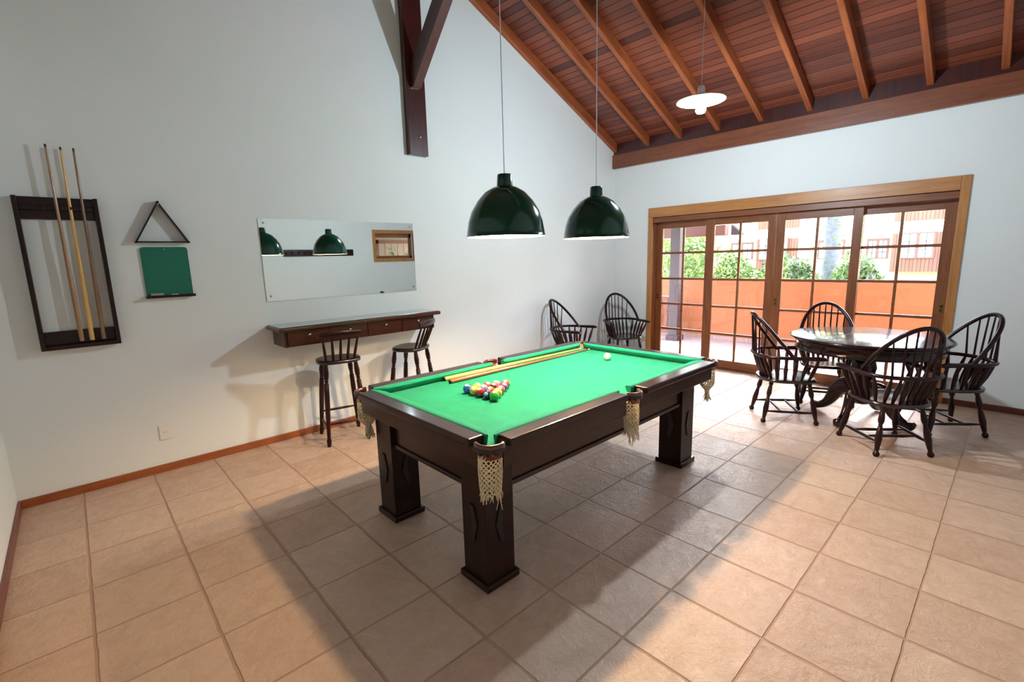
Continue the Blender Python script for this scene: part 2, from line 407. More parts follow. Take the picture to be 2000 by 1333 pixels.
# dark frieze boards behind the rafter feet
fz = MB().box(XR - 0.03, XR - 0.005, YF, YB, 3.19, EZ + 0.14).build('trim_1', 'post'); struct(fz, label='dark board closing the gap between rafter feet')
wb = MB().box(6.675, XR, YF, YB, 2.99, 3.195, 0.006).build('wall_beam', 'beam_y')
tag(wb, 'long brown timber beam along the top of the door wall', 'beam')
pt = empty('hanging_post', (3.075, YB - 0.035, 2.755))
MB().box(-0.117, 0.110, -0.035, 0.035, 0, 1.75, 0.004).build('post_body', 'post', pt)
MB().sphere((0.02, -0.037, 0.19), 0.012, 12, 8, (1, 0.5, 1)).build('bolt', 'metal', pt)
tag(pt, 'dark red timber post hanging on the gable wall with a bolt near its foot', 'post')
hw = 0.048
p_lo0 = Vector((0, YB - 0.072, 3.42)); p_hi0 = Vector((0, YB - 0.072, 3.62)); p_lo1 = p_lo0 + Vector((0, -1.12, 1.12)); p_hi1 = p_hi0 + Vector((0, -1.12, 1.12))
tipf = p_lo0 + Vector((0, -0.045, 0.0))
prof = [(p_lo0.y, p_lo0.z), (tipf.y, tipf.z), (p_lo1.y - 0.045, p_lo1.z), (p_hi1.y, p_hi1.z), (p_hi0.y, p_hi0.z)]
br = empty('diagonal_brace', (3.09, YB - 0.07, 3.36))
o = MB().prism(prof, 3.062 - hw, 3.062 + hw, 0).build('brace_body', 'post', br); o.location = (-3.09, -(YB - 0.07), -3.36)
MB().sphere((-0.028, -0.062, 0.09), 0.009, 10, 6).build('bolt', 'metal', br)
tag(br, 'slanting dark red timber brace rising from the hanging post', 'brace')
rb = MB().box(RX - 0.05, RX + 0.05, YF, YB, RZ - 0.1, RZ + 0.11, 0.004).build('ridge_beam', 'beam_y'); tag(rb, 'timber beam along the ridge of the roof', 'beam')

# ================================================================== sliding doors
dr = empty('door_1', (XR, (DY0 + DY1) / 2, 0)); struct(dr, label='four-leaf glazed sliding door in a brown timber frame')
def W(o): o.location = Vector(o.location) - dr.location; return o
W(MB().box(XR - 0.02, XR, -0.843, -0.917, 0, 2.19, 0.004).build('side_casing', 'casing_z', dr))
W(MB().box(XR - 0.02, XR, -4.32, -4.392, 0, 2.33, 0.004).build('side_casing', 'casing_z', dr))
W(MB().box(XR - 0.022, XR, -0.843, -4.319, 2.19, 2.33, 0.004).build('head_casing', 'casing_y', dr))
W(MB().box(XR, XR + 0.2, DY0 - 0.012, DY0, 0, DZ).build('jamb', 'door_z', dr)); W(MB().box(XR, XR + 0.2, DY1, DY1 + 0.012, 0, DZ).build('jamb', 'door_z', dr))
W(MB().box(XR + 0.0, XR + 0.05, DY0 - 0.012, DY1 + 0.012, 2.115, DZ, 0.002).box(XR + 0.05, XR + 0.2, DY0 - 0.012, DY1 + 0.012, 2.114, DZ).box(XR, XR + 0.2, DY0 - 0.012, DY1 + 0.012, DZ - 0.012, DZ).build('head_track', 'door_y', dr))
W(MB().box(XR, XR + 0.2, DY0 - 0.012, DY1 + 0.012, 0, 0.012).build('sill_track', 'base_y', dr))
def leaf(y0, y1, x, s0, s1, lock, knob):
    """one door leaf between y0 > y1 (towards the camera), stile widths s0 and s1"""
    e = empty('door_leaf', (x, (y0 + y1) / 2, 0.012)); e.parent = dr; e.location = Vector((x, (y0 + y1) / 2, 0.012)) - dr.location
    th = 0.036; o = Vector((x, (y0 + y1) / 2, 0.012))
    def B(mb, name, mat, par=e, off=o):
        ob = mb.build(name, mat, par); ob.location = -off; return ob
    B(MB().box(x, x + th, y0, y0 - s0, 0.014, 2.113, 0.003), 'stile', 'door_z'); B(MB().box(x, x + th, y1 + s1, y1, 0.014, 2.113, 0.003), 'stile', 'door_z')
    B(MB().box(x, x + th, y0 - s0, y1 + s1, 2.02, 2.113, 0.003), 'top_rail', 'door_y'); B(MB().box(x, x + th, y0 - s0, y1 + s1, 0.014, 0.125, 0.003), 'bottom_rail', 'door_y')
    g0, g1 = y0 - s0, y1 + s1; ym = (g0 + g1) / 2
    mb = MB().box(x + 0.004, x + th - 0.004, ym + 0.0145, ym - 0.0145, 0.125, 2.02, 0.003)
    for z in (1.655, 1.27, 0.887, 0.498): mb.box(x + 0.006, x + th - 0.006, g0, g1, z - 0.016, z + 0.016, 0.003)
    B(mb, 'glazing_bars', 'door_y')
    B(MB().box(x + 0.016, x + 0.020, g0 + 0.003, g1 - 0.003, 0.122, 2.023), 'glass_panes', 'glass')
    if lock is not None:
        lk = B(MB().box(x - 0.003, x + 0.002, lock + 0.018, lock - 0.018, 0.94, 1.05, 0.002), 'lock_plate', 'brass')
        B(MB().lathe([(0.011, 0), (0.011, 0.004), (0.006, 0.005)], n=12, mat=Matrix.Translation((x - 0.003, lock, 1.015)) @ Matrix.Rotation(-pi / 2, 4, 'Y')).box(x - 0.0045, x - 0.003, lock + 0.006, lock - 0.006, 0.955, 0.985), 'keyhole', 'black', lk, Vector((0, 0, 0)))
    if knob is not None:
        B(MB().sphere((x - 0.006, knob, 1.03), 0.011, 12, 8, (0.7, 1, 1)), 'knob', 'brass')
leaf(DY0 - 0.014, -1.745, XR + 0.125, 0.095, 0.06, -0.955, None)
leaf(-1.715, -2.626, XR + 0.06, 0.122, 0.095, None, -1.765)
leaf(-2.631, -3.532, XR + 0.06, 0.10, 0.094, -2.675, -3.49)
leaf(-3.50, DY1 + 0.014, XR + 0.125, 0.03, 0.105, -4.275, None)

# small window on the wall behind the camera (seen in the mirror)
wn = empty('window_1', ((WX0 + WX1) / 2, YF, WZ0)); struct(wn, label='small brown framed window on the wall opposite the mirror')
def Wn(o): o.location = Vector(o.location) - wn.location; return o
mb = MB()
for (a, b_, c, d_) in ((WX0 - 0.07, WX1 + 0.07, WZ1, WZ1 + 0.08), (WX0 - 0.07, WX1 + 0.07, WZ0 - 0.08, WZ0), (WX0 - 0.07, WX0, WZ0, WZ1), (WX1, WX1 + 0.07, WZ0, WZ1)):
    mb.box(a, b_, YF - 0.02, YF + 0.022, c, d_, 0.003)
Wn(mb.build('window_casing', 'casing_z', wn))
mb = MB()
for (a, b_, c, d_) in ((WX0, WX1, WZ1 - 0.09, WZ1), (WX0, WX1, WZ0, WZ0 + 0.06), (WX0, WX0 + 0.05, WZ0, WZ1), (WX1 - 0.07, WX1, WZ0, WZ1)):
    mb.box(a, b_, YF - 0.12, YF - 0.07, c, d_, 0.003)
Wn(mb.build('window_frame', 'door_z', wn))
Wn(MB().box(WX0 + 0.05, WX1 - 0.07, YF - 0.1, YF - 0.096, WZ0 + 0.06, WZ1 - 0.09).build('pane', 'glass', wn))
cr = empty('cue_wall_rack', (4.18, YF, 1.80))
MB().box(-0.75, 0.75, 0, 0.03, 0, 0.135, 0.004).build('back_board', 'dark_x', cr)
for k in range(12): MB().box(-0.69 + k * 0.125 - 0.02, -0.69 + k * 0.125 + 0.02, 0.03, 0.075, 0.05, 0.085, 0.005).build('clip', 'dark_y', cr)
tag(cr, 'long dark wooden clip rack on the opposite wall, seen in the mirror', 'rack')

# ================================================================== pool table
TX0, TX1, TY0, TY1, TZ = 1.350, 3.700, -3.340, -1.950, 0.84
TCX, TCY = (TX0 + TX1) / 2, (TY0 + TY1) / 2
pool = empty('pool_table', (TCX, TCY, 0))
tag(pool, 'dark wooden pool table with green cloth and cream net pockets', 'pool table')
def P_(mb, name, mat, par=pool, label=None):
    o = mb.build(name, mat, par, label=label)
    if par is pool: o.location = (-TCX, -TCY, 0)
    return o
# legs with plinths and routed chevrons
for lx, sx in ((1.455, 1), (3.59, -1)):
    for ly, sy in ((-3.175, 1), (-2.082, -1)):
        x0, x1 = (lx, lx + 0.185) if sx > 0 else (lx - 0.185, lx)
        y0, y1 = (ly, ly + 0.188) if sy > 0 else (ly - 0.188, ly)
        lg = P_(MB().box(x0, x1, y0, y1, 0.035, 0.70, 0.003), 'leg', 'dark_z')
        MB().box(x0 - 0.018, x1 + 0.018, y0 - 0.018, y1 + 0.018, 0, 0.038, 0.006).build('plinth', 'dark_x', lg)
        # chevrons: elongated lozenge halves on each outward and camera-side face
        cz = 0.335
        def chev(c, s): return [(c + s * 0.030, cz), (c + s * 0.004, cz + 0.095), (c - s * 0.022, cz + 0.100), (c - s * 0.008, cz), (c - s * 0.022, cz - 0.100), (c + s * 0.004, cz - 0.095)]
        mb = MB()
        mb.prism(chev((y0 + y1) / 2, -1), x0 - 0.007, x0 + 0.002, 0); mb.prism(chev((y0 + y1) / 2, -1), x1 - 0.002, x1 + 0.007, 0)
        mb.prism(chev((x0 + x1) / 2, -1), y0 - 0.007, y0 + 0.002, 1); mb.prism(chev((x0 + x1) / 2, -1), y1 - 0.002, y1 + 0.007, 1)
        mb.build('chevron_ornament', 'black', lg)
# apron
AX0, AX1, AY0, AY1 = 1.485, 3.56, -3.15, -2.11
for (a, b_, c, d_) in ((AX0 + .15, AX1 - .15, AY0, AY0 + 0.025), (AX0 + .15, AX1 - .15, AY1 - 0.025, AY1)): P_(MB().box(a, b_, c, d_, 0.51, 0.72, 0.002), 'long_apron', 'dark_x')
for (a, b_, c, d_) in ((AX0, AX0 + 0.025, AY0 + .15, AY1 - .15), (AX1 - 0.025, AX1, AY0 + .15, AY1 - .15)): P_(MB().box(a, b_, c, d_, 0.51, 0.72, 0.002), 'end_apron', 'dark_y')
mb = MB()
for y in (AY0, AY1): mb.box(AX0 + .15, AX1 - .15, y - 0.012, y + 0.012, 0.495, 0.522, 0.005)
for x in (AX0, AX1): mb.box(x - 0.012, x + 0.012, AY0 + .15, AY1 - .15, 0.495, 0.522, 0.005)
P_(mb, 'apron_moulding', 'dark_x')
# frieze under the rails
fo = 0.032; FX0, FX1, FY0, FY1 = TX0 + fo, TX1 - fo, TY0 + fo, TY1 - fo
g = 0.085
mb = MB()
mb.box(FX0, FX0 + 0.022, FY0 + g, FY1 - g, 0.70, 0.812, 0.003); mb.box(FX1 - 0.022, FX1, FY0 + g, FY1 - g, 0.70, 0.812, 0.003)
for (a, b_) in ((FX0 + g, TCX - 0.075), (TCX + 0.075, FX1 - g)):
    mb.box(a, b_, FY0, FY0 + 0.022, 0.70, 0.812, 0.003); mb.box(a, b_, FY1 - 0.022, FY1, 0.70, 0.812, 0.003)
P_(mb, 'frieze', 'dark_x')
P_(MB().box(FX0 + 0.03, FX1 - 0.03, FY0 + 0.03, FY1 - 0.03, 0.70, 0.725), 'under_board', 'dark_x')
# bed: octagonal outline with the corners cut for the pockets and bites for the side pockets
def bed_outline(x0, x1, y0, y1, c, sr, sx):
    pts = []
    def arc(cx, cy, r, a0, a1, n=8): return [(cx + r * cos(a0 + (a1 - a0) * k / n), cy + r * sin(a0 + (a1 - a0) * k / n)) for k in range(n + 1)]
    pts += arc(x0, y0, c, pi / 2, 0); pts += arc(sx, y0 - 0.02, sr, pi, 0)
    pts += arc(x1, y0, c, pi, pi / 2); pts += arc(x1, y1, c, -pi / 2, -pi)
    pts += arc(sx, y1 + 0.02, sr, 0, -pi); pts += arc(x0, y1, c, 0, -pi / 2)
    return pts
bx0, bx1, by0, by1 = TX0 + 0.075, TX1 - 0.075, TY0 + 0.075, TY1 - 0.075
out = bed_outline(bx0, bx1, by0, by1, 0.045, 0.055, TCX)
cl = MB().prism(out, 0.727, 0.79, 2); P_(cl, 'cloth_bed', 'felt')
# rails
RW = 0.092
def rail(x0, x1, y0, y1, name='rail'):
    long = (x1 - x0) > (y1 - y0)
    return P_(MB().box(x0, x1, y0, y1, 0.800, TZ, 0.009, 3), name, 'dark_x' if long else 'dark_y')
CG = 0.135; SG = 0.10
rail(TX0, TX0 + RW, TY0 + CG, TY1 - CG); rail(TX1 - RW, TX1, TY0 + CG, TY1 - CG)
for (a, b_) in ((TX0 + CG, TCX - SG), (TCX + SG, TX1 - CG)):
    rail(a, b_, TY0, TY0 + RW); rail(a, b_, TY1 - RW, TY1)
# cushions: profile swept along, ends mitred towards the pockets
def cushion(p0, p1, inward, e0, e1):
    """p0,p1 ends along the rail's inner edge; inward unit vector; e0/e1 how far the nose is drawn in at each end"""
    p0, p1, iv = Vector(p0), Vector(p1), Vector(inward); t = (p1 - p0).normalized(); L = (p1 - p0).length
    prof = [(0.0, TZ - 0.002), (0.018, TZ + 0.001), (0.050, TZ - 0.001), (0.060, TZ - 0.006), (0.060, TZ - 0.013), (0.034, 0.791), (0.0, 0.791)]
    rings = []
    N = 24
    for k in range(N + 1):
        u = k / N
        base = p0 + t * (L * u)
        ring = []
        for (q, z) in prof:
            sft = 0.0
            fall0 = max(0.0, 1 - u * L / 0.10); fall1 = max(0.0, 1 - (1 - u) * L / 0.10)
            qq = q * (1 - e0 * (fall0 ** 2.2)) * (1 - e1 * (fall1 ** 2.2))
            ring.append(base + iv * qq + Vector((0, 0, z)))
        rings.append(ring)
    mb = MB().loft(rings, True, True); return P_(mb, 'cushion', 'felt')
ce = 0.125
cushion((TX0 + RW, TY0 + ce, 0), (TX0 + RW, TY1 - ce, 0), (1, 0, 0), 0.75, 0.75)
cushion((TX1 - RW, TY0 + ce, 0), (TX1 - RW, TY1 - ce, 0), (-1, 0, 0), 0.75, 0.75)
for (a, b_, ea, eb) in ((TX0 + ce, TCX - 0.06, 0.75, 0.35), (TCX + 0.06, TX1 - ce, 0.35, 0.75)):
    cushion((a, TY0 + RW, 0), (b_, TY0 + RW, 0), (0, 1, 0), ea, eb); cushion((a, TY1 - RW, 0), (b_, TY1 - RW, 0), (0, -1, 0), ea, eb)
# pockets
def pocket(cx, cy, ang, r, label, tassel, seed, off=(0, 0), hl=0.22, span=1.35):
    zsk = 0.808 if tassel else 0.802
    """leather ring open to the table (ang = outward direction), a skirt and a knotted net bag"""
    rnd = random.Random(seed)
    pk = empty('pocket'); pk.parent = pool; pk.location = (cx - TCX, cy - TCY, 0)
    pk['label'] = label
    n = 22; a0, a1 = ang - span, ang + span
    # ring
    rings = []
    for k in range(n + 1):
        a = a0 + (a1 - a0) * k / n; dx, dy = cos(a), sin(a)
        rings.append([(dx * q, dy * q, z) for q, z in ((r - 0.011, 0.822), (r - 0.008, 0.834), (r, 0.838), (r + 0.010, 0.834), (r + 0.013, 0.822), (r + 0.010, 0.812), (r - 0.008, 0.812))])
    MB().loft(rings, True, True).build('pocket_ring', 'leather_ring', pk)
    # inner lining
    rings = []
    for k in range(n + 1):
        a = a0 + (a1 - a0) * k / n; dx, dy = cos(a), sin(a)
        rings.append([(dx * (r - 0.006), dy * (r - 0.006), 0.82), (dx * (r - 0.003), dy * (r - 0.003), 0.82), (dx * (r - 0.003), dy * (r - 0.003), 0.765), (dx * (r - 0.006), dy * (r - 0.006), 0.765)])
    MB().loft(rings, True, True).build('pocket_lining', 'leather', pk)
    # skirt with scalloped lower edge
    top, bot = [], []
    m = 44
    rings = []
    for k in range(m + 1):
        a = a0 + (a1 - a0) * k / m; dx, dy = cos(a), sin(a)
        zb = zsk - 0.014 * abs(sin(k / m * pi * 5)) ; q = r + 0.009
        rings.append([(dx * q, dy * q, 0.818), (dx * (q + 0.004), dy * (q + 0.004), 0.815), (dx * (q + 0.004), dy * (q + 0.004), zb), (dx * q, dy * q, zb)])
    MB().loft(rings, True, True).build('pocket_skirt', 'leather_dark', pk)
    # net
    mb = MB(); NS = 15; zt, zb = 0.796, 0.796 - hl; seg = 26
    def P(u, t):
        a = 2 * pi * u
        bag = 1.0 + 0.10 * sin(pi * t) + 0.05 * sin(a * 2 + seed) * t
        if tassel: bag *= 1 - 0.78 * max(0, (t - 0.72) / 0.28) ** 1.3
        else: bag *= 1 - 0.12 * t
        rr = (r - 0.006) * bag
        return Vector((rr * cos(a) + off[0] * t, rr * sin(a) * (0.8 if not tassel else 0.85) + off[1] * t, zt + (zb - zt) * t + 0.004 * sin(7 * a + seed) * t))
    for sgn in (1, -1):
        for k in range(NS):
            pts = []
            for j in range(seg + 1):
                t = j / seg
                zig = 0.5 * (1 - cos(t * pi * 9)) / NS * 1.0
                pts.append(P(k / NS + sgn * zig * 0.95, t))
            mb.tube(pts, 0.0033, 5)
    for j in range(1, 9):
        t = j / 9
        for k in range(NS):
            q = P(k / NS + (0.0 if j % 2 == 0 else 0.5 / NS * 1.9), t); mb.sphere(q, 0.0052, 6, 4)
    mb.build('net_bag', 'net', pk)
    # fringe
    mb = MB()
    cN = 60
    for k in range(cN):
        u = rnd.random(); q = P(u, 0.97)
        if tassel:
            sp = 0.028; L = 0.075 + 0.02 * rnd.random()
            e = Vector((off[0] + (rnd.random() - 0.5) * 2 * sp + 0.01, off[1] + (rnd.random() - 0.5) * 2 * sp, q.z - L))
        else:
            L = 0.018 + 0.02 * rnd.random() + (0.06 if (0.80 < u < 0.93 or (seed == 5 and 0.55 < u < 0.68)) else 0) * (0.5 + 0.5 * rnd.random())
            e = q + Vector(((rnd.random() - 0.5) * 0.03, (rnd.random() - 0.5) * 0.03, -L))
        md = (q + e) / 2 + Vector(((rnd.random() - 0.5) * 0.01, (rnd.random() - 0.5) * 0.01, 0.004))
        mb.tube([q, md, e], [0.003, 0.0028, 0.0014], 4)
    mb.build('fringe', 'net', pk)
q = 0.068; p = 0.080
pocket(TX0 + q, TY0 + q, radians(225), 0.062, 'corner pocket nearest the camera with ragged cream net', False, 1, (-0.012, -0.012), 0.205)
pocket(TX0 + p, TY1 - p, radians(135), 0.058, 'corner pocket beside the bar stool with tied cream net', True, 2, (0.0, 0.0), 0.20)
pocket(TX1 - p, TY0 + p, radians(-45), 0.058, 'corner pocket nearest the dining table with tied cream net', True, 3, (0.0, 0.0), 0.20)
pocket(TX1 - p, TY1 - p, radians(45), 0.058, 'far corner pocket with bright leather lining', True, 4, (0, 0), 0.19)
pocket(TCX, TY0 + 0.052, radians(270), 0.058, 'side pocket on the camera side with frayed net', False, 5, (-0.02, -0.02), 0.215)
pocket(TCX, TY1 - 0.052, radians(90), 0.058, 'side pocket on the mirror side', True, 6, (0, 0), 0.19)

# ================================================================== balls
BR = 0.0305; ZC = 0.7905 + BR
def glossy(name, rgb):
    m, nt, b = new_mat(name); c = lin(rgb)
    f = noise(nt, coords(nt), 40, 3); col = ramp(nt, f, [(0.3, tuple(x * 0.94 for x in c[:3]) + (1,)), (0.7, c)])
    nt.links.new(col, b.inputs['Base Color']); b.inputs['Roughness'].default_value = 0.15; b.inputs['Coat Weight'].default_value = 1.0; b.inputs['Coat Roughness'].default_value = 0.03
    return m
M['ball_white'] = glossy('ivory_ball', (246, 240, 226))
number_cache = {}
def number_mesh(txt):
    if txt in number_cache: return number_cache[txt]
    cu = bpy.data.curves.new('number', 'FONT'); cu.body = txt; cu.size = 0.014; cu.align_x = 'CENTER'; cu.align_y = 'CENTER'; cu.resolution_u = 3
    ob = bpy.data.objects.new('number', cu); COL.objects.link(ob)
    bpy.context.view_layer.update()
    me = bpy.data.meshes.new_from_object(ob); bpy.data.objects.remove(ob)
    for v in me.vertices:
        v.co.z = sqrt(max(0, (BR + 0.0006) ** 2 - v.co.x ** 2 - v.co.y ** 2))
    me.materials.clear(); me.materials.append(M['black']); number_cache[txt] = me
    return me
cap_prof = [(0.0001, BR + 0.0003)] + [((BR + 0.0003) * sin(a), (BR + 0.0003) * cos(a)) for a in [0.08 * k for k in range(1, 6)]]
def ball(x, y, rgb, num, label, name, dirv, group):
    mat = glossy(name + '_lacquer', rgb)
    o = MB().sphere((0, 0, 0), BR, 32, 20).build('pool_ball', mat); o.location = (x, y, ZC)
    tag(o, label, 'pool ball', group)
    if num:
        Z = Vector(dirv).normalized(); q = Z.to_track_quat('Z', 'Y')
        s_ = MB().lathe(cap_prof, n=20, cap=False).build('number_spot', 'ball_white', o); s_.rotation_mode = 'QUATERNION'; s_.rotation_quaternion = q
        t = bpy.data.objects.new('number', number_mesh(num)); COL.objects.link(t); t.parent = s_
    return o
# triangle: base row runs along the left, apex points to the cue ball
base0 = Vector((1.916, -2.470)); base1 = Vector((1.921, -2.725)); apex = Vector((2.158, -2.567))
e1 = (base1 - base0) / 4; e2 = (apex - base0) / 4
toC = Vector((CP[0] - 1.95, CP[1] + 2.6, CP[2] - 0.83)).normalized(); up = Vector((0, 0, 1))
rows = [
 [((30, 92, 190), '2', 'royal blue', 'farthest corner of the base row'), ((238, 190, 20), '1', 'yellow', 'second in the base row'), ((196, 30, 40), '3', 'crimson red', 'middle of the base row'), ((58, 40, 110), '4', 'dark violet with a white number spot', 'fourth in the base row'), ((52, 158, 52), '6', 'bright green', 'near corner of the rack closest to the camera')],
 [((196, 208, 40), '9', 'lime yellow', 'behind the blue ball'), ((90, 150, 214), '10', 'light blue', 'behind the yellow and red balls'), ((196, 82, 40), '5', 'burnt orange', 'behind the violet ball'), ((240, 208, 30), '1', 'golden yellow', 'behind the green corner ball')],
 [((212, 92, 100), '11', 'rose red', 'in the middle row on the mirror side'), ((70, 28, 22), '7', 'dark brown', 'in the heart of the rack'), ((222, 88, 96), '12', 'pinkish red', 'in the middle row on the camera side')],
 [((236, 150, 150), '15', 'pale pink', 'next to last row on the mirror side'), ((132, 60, 160), '14', 'purple', 'next to last row on the camera side')],
 [((212, 96, 66), '13', 'coral orange', 'at the tip of the rack nearest the cue ball')]]
for r_i, row in enumerate(rows):
    for k, (rgb, num, cn, where) in enumerate(row):
        p = base0 + e2 * r_i + e1 * k
        dv = (toC * 0.55 + up * 0.75) if not (r_i == 0 and k == 3) else (toC * 0.95 + up * 0.1 + Vector((-0.2, 0.2, 0)))
        dv = dv + Vector((0.3 * sin(5 * k + r_i), 0.3 * cos(3 * k + 2 * r_i), 0.15 * sin(k * 7 + r_i)))if not (r_i == 0 and k == 3) else dv
        ball(p.x, p.y, rgb, num, cn + ' pool ball, ' + where, cn.split(' with')[0].replace(' ', '_') + '_ball', dv, 'racked pool balls')
ball(3.295, -2.564, (248, 244, 234), None, 'white cue ball alone at the far end of the green cloth', 'cue_ball', (0, 0, 1), None)

# ================================================================== cues
def make_cue(name, p0, p1, mat, r0, r1, label, group, tipcap=True):
    """butt at p0, tip at p1; object origin at the butt, +z along the cue"""
    p0, p1 = Vector(p0), Vector(p1); L = (p1 - p0).length
    e = empty(name, p0); e.rotation_mode = 'QUATERNION'; e.rotation_quaternion = (p1 - p0).to_track_quat('Z', 'Y')
    MB().lathe([(r0, 0.012), (r0, 0.35), (r0 * 0.78, L * 0.5), (r1, L - 0.02)], n=20).build('shaft', mat, e)
    MB().lathe([(r0 * 0.7, 0), (r0 * 0.98, 0.003), (r0, 0.012)], n=20).build('butt_cap', 'black', e)
    if tipcap: MB().lathe([(r1, L - 0.02), (r1, L - 0.004), (r1 * 0.7, L)], n=16).build('tip', 'black', e)
    else: MB().lathe([(r1, L - 0.02), (r1, L - 0.004), (r1 * 0.7, L)], n=16).build('tip', 'chalk', e)
    tag(e, label, 'cue', group); return e
M['cue_pale_o'] = wood('pale_cue_shaft', (222, 176, 84), (250, 214, 128), 2, 0.25, 0.6)
M['cue_brown_o'] = wood('brown_cue_shaft', (120, 62, 36), (178, 106, 64), 2, 0.25, 0.6)
make_cue('billiard_cue', (1.984, -2.100, 0.8060), (3.525, -2.105, 0.7980), 'cue_pale_o', 0.0150, 0.0065, 'pale yellow cue lying on the cloth, nearer the mirror-side cushion', 'cues lying on the table', False)
make_cue('billiard_cue', (1.971, -2.190, 0.8058), (3.545, -2.188, 0.7980), 'cue_brown_o', 0.0145, 0.0065, 'reddish brown cue lying on the cloth, nearer the balls', 'cues lying on the table', False)

# ================================================================== pendant lamps over the table
def pendant(x, y, label, zr=1.770):
    e = empty('pendant_lamp', (x, y, zr))
    s = 0.93
    prof_o = [(0.247, 0.0), (0.241, 0.004), (0.236, 0.03), (0.226, 0.09), (0.206, 0.15), (0.169, 0.21), (0.124, 0.260), (0.082, 0.286), (0.05, 0.298)]
    prof_i = [(r_ - 0.003, z_ - 0.003) for r_, z_ in prof_o[::-1]]
    MB().lathe(prof_o, n=64, cap=False).build('shade', 'green_enamel', e)
    MB().lathe([(0.2455, 0.0005)] + [(max(r_ - 0.0035, 0.001), z_ - 0.0035) for r_, z_ in prof_o[1:]] + [(0.001, 0.2945)], n=64, cap=False).build('shade_lining', 'enamel_white', e, label='white inner lining of the green shade')
    MB().lathe([(0.049, 0.290), (0.048, 0.30), (0.0435, 0.358), (0.041, 0.366), (0.004, 0.367)], n=32).build('cap', 'green_enamel', e)
    MB().lathe([(0.02, 0.26), (0.022, 0.29)], n=16).build('socket', 'white_plastic', e)
    bl = MB().sphere((0, 0, 0.19), 0.034, 16, 12, (1, 1, 1.15)).build('bulb', 'warm_bulb', e)
    top = uz(x) - zr + (0.12 if abs(y) > 0 else 0)
    MB().tube([(0, 0, 0.365), (0, 0, top - 0.0)], 0.0030, 6).build('cable', 'cable', e)
    tag(e, label, 'pendant lamp', 'green pendant lamps over the pool table')
    l = bpy.data.lights.new('pendant_light', 'POINT'); l.energy = PEND; l.color = (1.0, 0.71, 0.41); l.shadow_soft_size = 0.034
    lo = bpy.data.objects.new('pendant_light', l); COL.objects.link(lo); lo.parent = e; lo.location = (0, 0, 0.118)
    return e
PEND = 114
pendant(2.128, -2.645, 'dark green dome pendant lamp on the left over the pool table')
pendant(3.030, -2.645, 'dark green dome pendant lamp on the right, nearer the sliding doors')

# plate lamp with compact bulb
def plate_lamp(x, y, z, label, energy):
    e = empty('plate_lamp', (x, y, z))
    MB().lathe([(0.196, 0.0), (0.194, 0.004), (0.13, 0.028), (0.06, 0.05), (0.03, 0.055)], n=48, cap=False).build('plate_shade', 'enamel_white', e)
    MB().lathe([(0.034, 0.052), (0.030, 0.10), (0.024, 0.125), (0.004, 0.127)], n=24).build('cap', 'white_plastic', e)
    MB().lathe([(0.02, 0.0), (0.022, 0.05)], n=16).build('socket', 'white_plastic', e)
    MB().lathe([(0.03, 0.02), (0.041, 0.0), (0.041, -0.075), (0.03, -0.095), (0.006, -0.10)], n=20).build('bulb', 'cool_bulb', e)
    MB().tube([(0, 0, 0.12), (0, 0, uz(x) - z + 0.12)], 0.0025, 6).build('cable', 'cable', e)
    tag(e, label, 'pendant lamp')
    l = bpy.data.lights.new('plate_light', 'POINT'); l.energy = energy; l.color = (0.72, 0.88, 1.0); l.shadow_soft_size = 0.045
    lo = bpy.data.objects.new('plate_light', l); COL.objects.link(lo); lo.parent = e; lo.location = (0, 0, -0.16)
plate_lamp(4.28, -2.80, 2.915, 'glowing white plate lamp with a bare compact bulb high under the ceiling', 205)

# ================================================================== wall furniture
# mirror
mr = empty('wall_mirror', (1.417, YB, 1.315))
MB().box(0, 1.553, -0.008, -0.003, 0, 0.73).build('mirror_plate', 'mirror', mr)
MB().box(-0.0015, 1.5545, -0.0028, 0, -0.0015, 0.7315).build('backing', 'white_plastic', mr)
for (a, b_) in ((0.035, 0.045), (1.515, 0.045), (0.04, 0.69), (1.515, 0.69)):
    MB().lathe([(0.0095, 0), (0.008, 0.004), (0.003, 0.006)], n=14, mat=Matrix.Translation((a, -0.008, b_)) @ Matrix.Rotation(pi / 2, 4, 'X')).build('fixing_screw', 'metal', mr)
tag(mr, 'frameless rectangular mirror on the white gable wall above the counter', 'mirror')

# drawer counter
sh = empty('wall_counter', (1.435, YB, 0.922))
MB().box(-0.05, 1.60, -0.365, 0, 0.142, 0.178, 0.01, 3).build('counter_top', 'shelf_x', sh)
MB().box(-0.035, 1.585, -0.345, -0.01, 0.1785, 0.1815, 0.001).build('glass_top', M['counter_glass'] if 'counter_glass' in M else plain('reflection_tinted_glass', (84, 96, 90), 0.1, coat=1.0), sh, label='glass sheet on the counter with a grey-green reflection put into its colour')  # pale grey-green base colour stands in for reflection on the glass
MB().box(0, 0.02, -0.312, 0, 0, 0.142, 0.002).build('side_panel', 'shelf_x', sh); MB().box(1.52, 1.54, -0.312, 0, 0, 0.142, 0.002).build('side_panel', 'shelf_x', sh)
MB().box(0.02, 1.52, -0.30, 0, 0, 0.015).box(0.02, 1.52, -0.29, -0.27, 0.015, 0.142).build('carcass', 'shelf_x', sh)
dxs = [0.024, 0.398, 0.774, 1.150, 1.518]
for k in range(4):
    dw = MB().box(dxs[k] + 0.003, dxs[k + 1] - 0.003, -0.312, -0.292, 0.008, 0.136, 0.002).build('drawer_front', 'shelf_x', sh)
    cx = (dxs[k] + dxs[k + 1]) / 2
    MB().lathe([(0.006, 0), (0.005, 0.01), (0.013, 0.017), (0.014, 0.022), (0.008, 0.027), (0.001, 0.028)], n=20, mat=Matrix.Translation((cx, -0.312, 0.098)) @ Matrix.Rotation(pi / 2, 4, 'X')).build('knob', 'metal', dw)
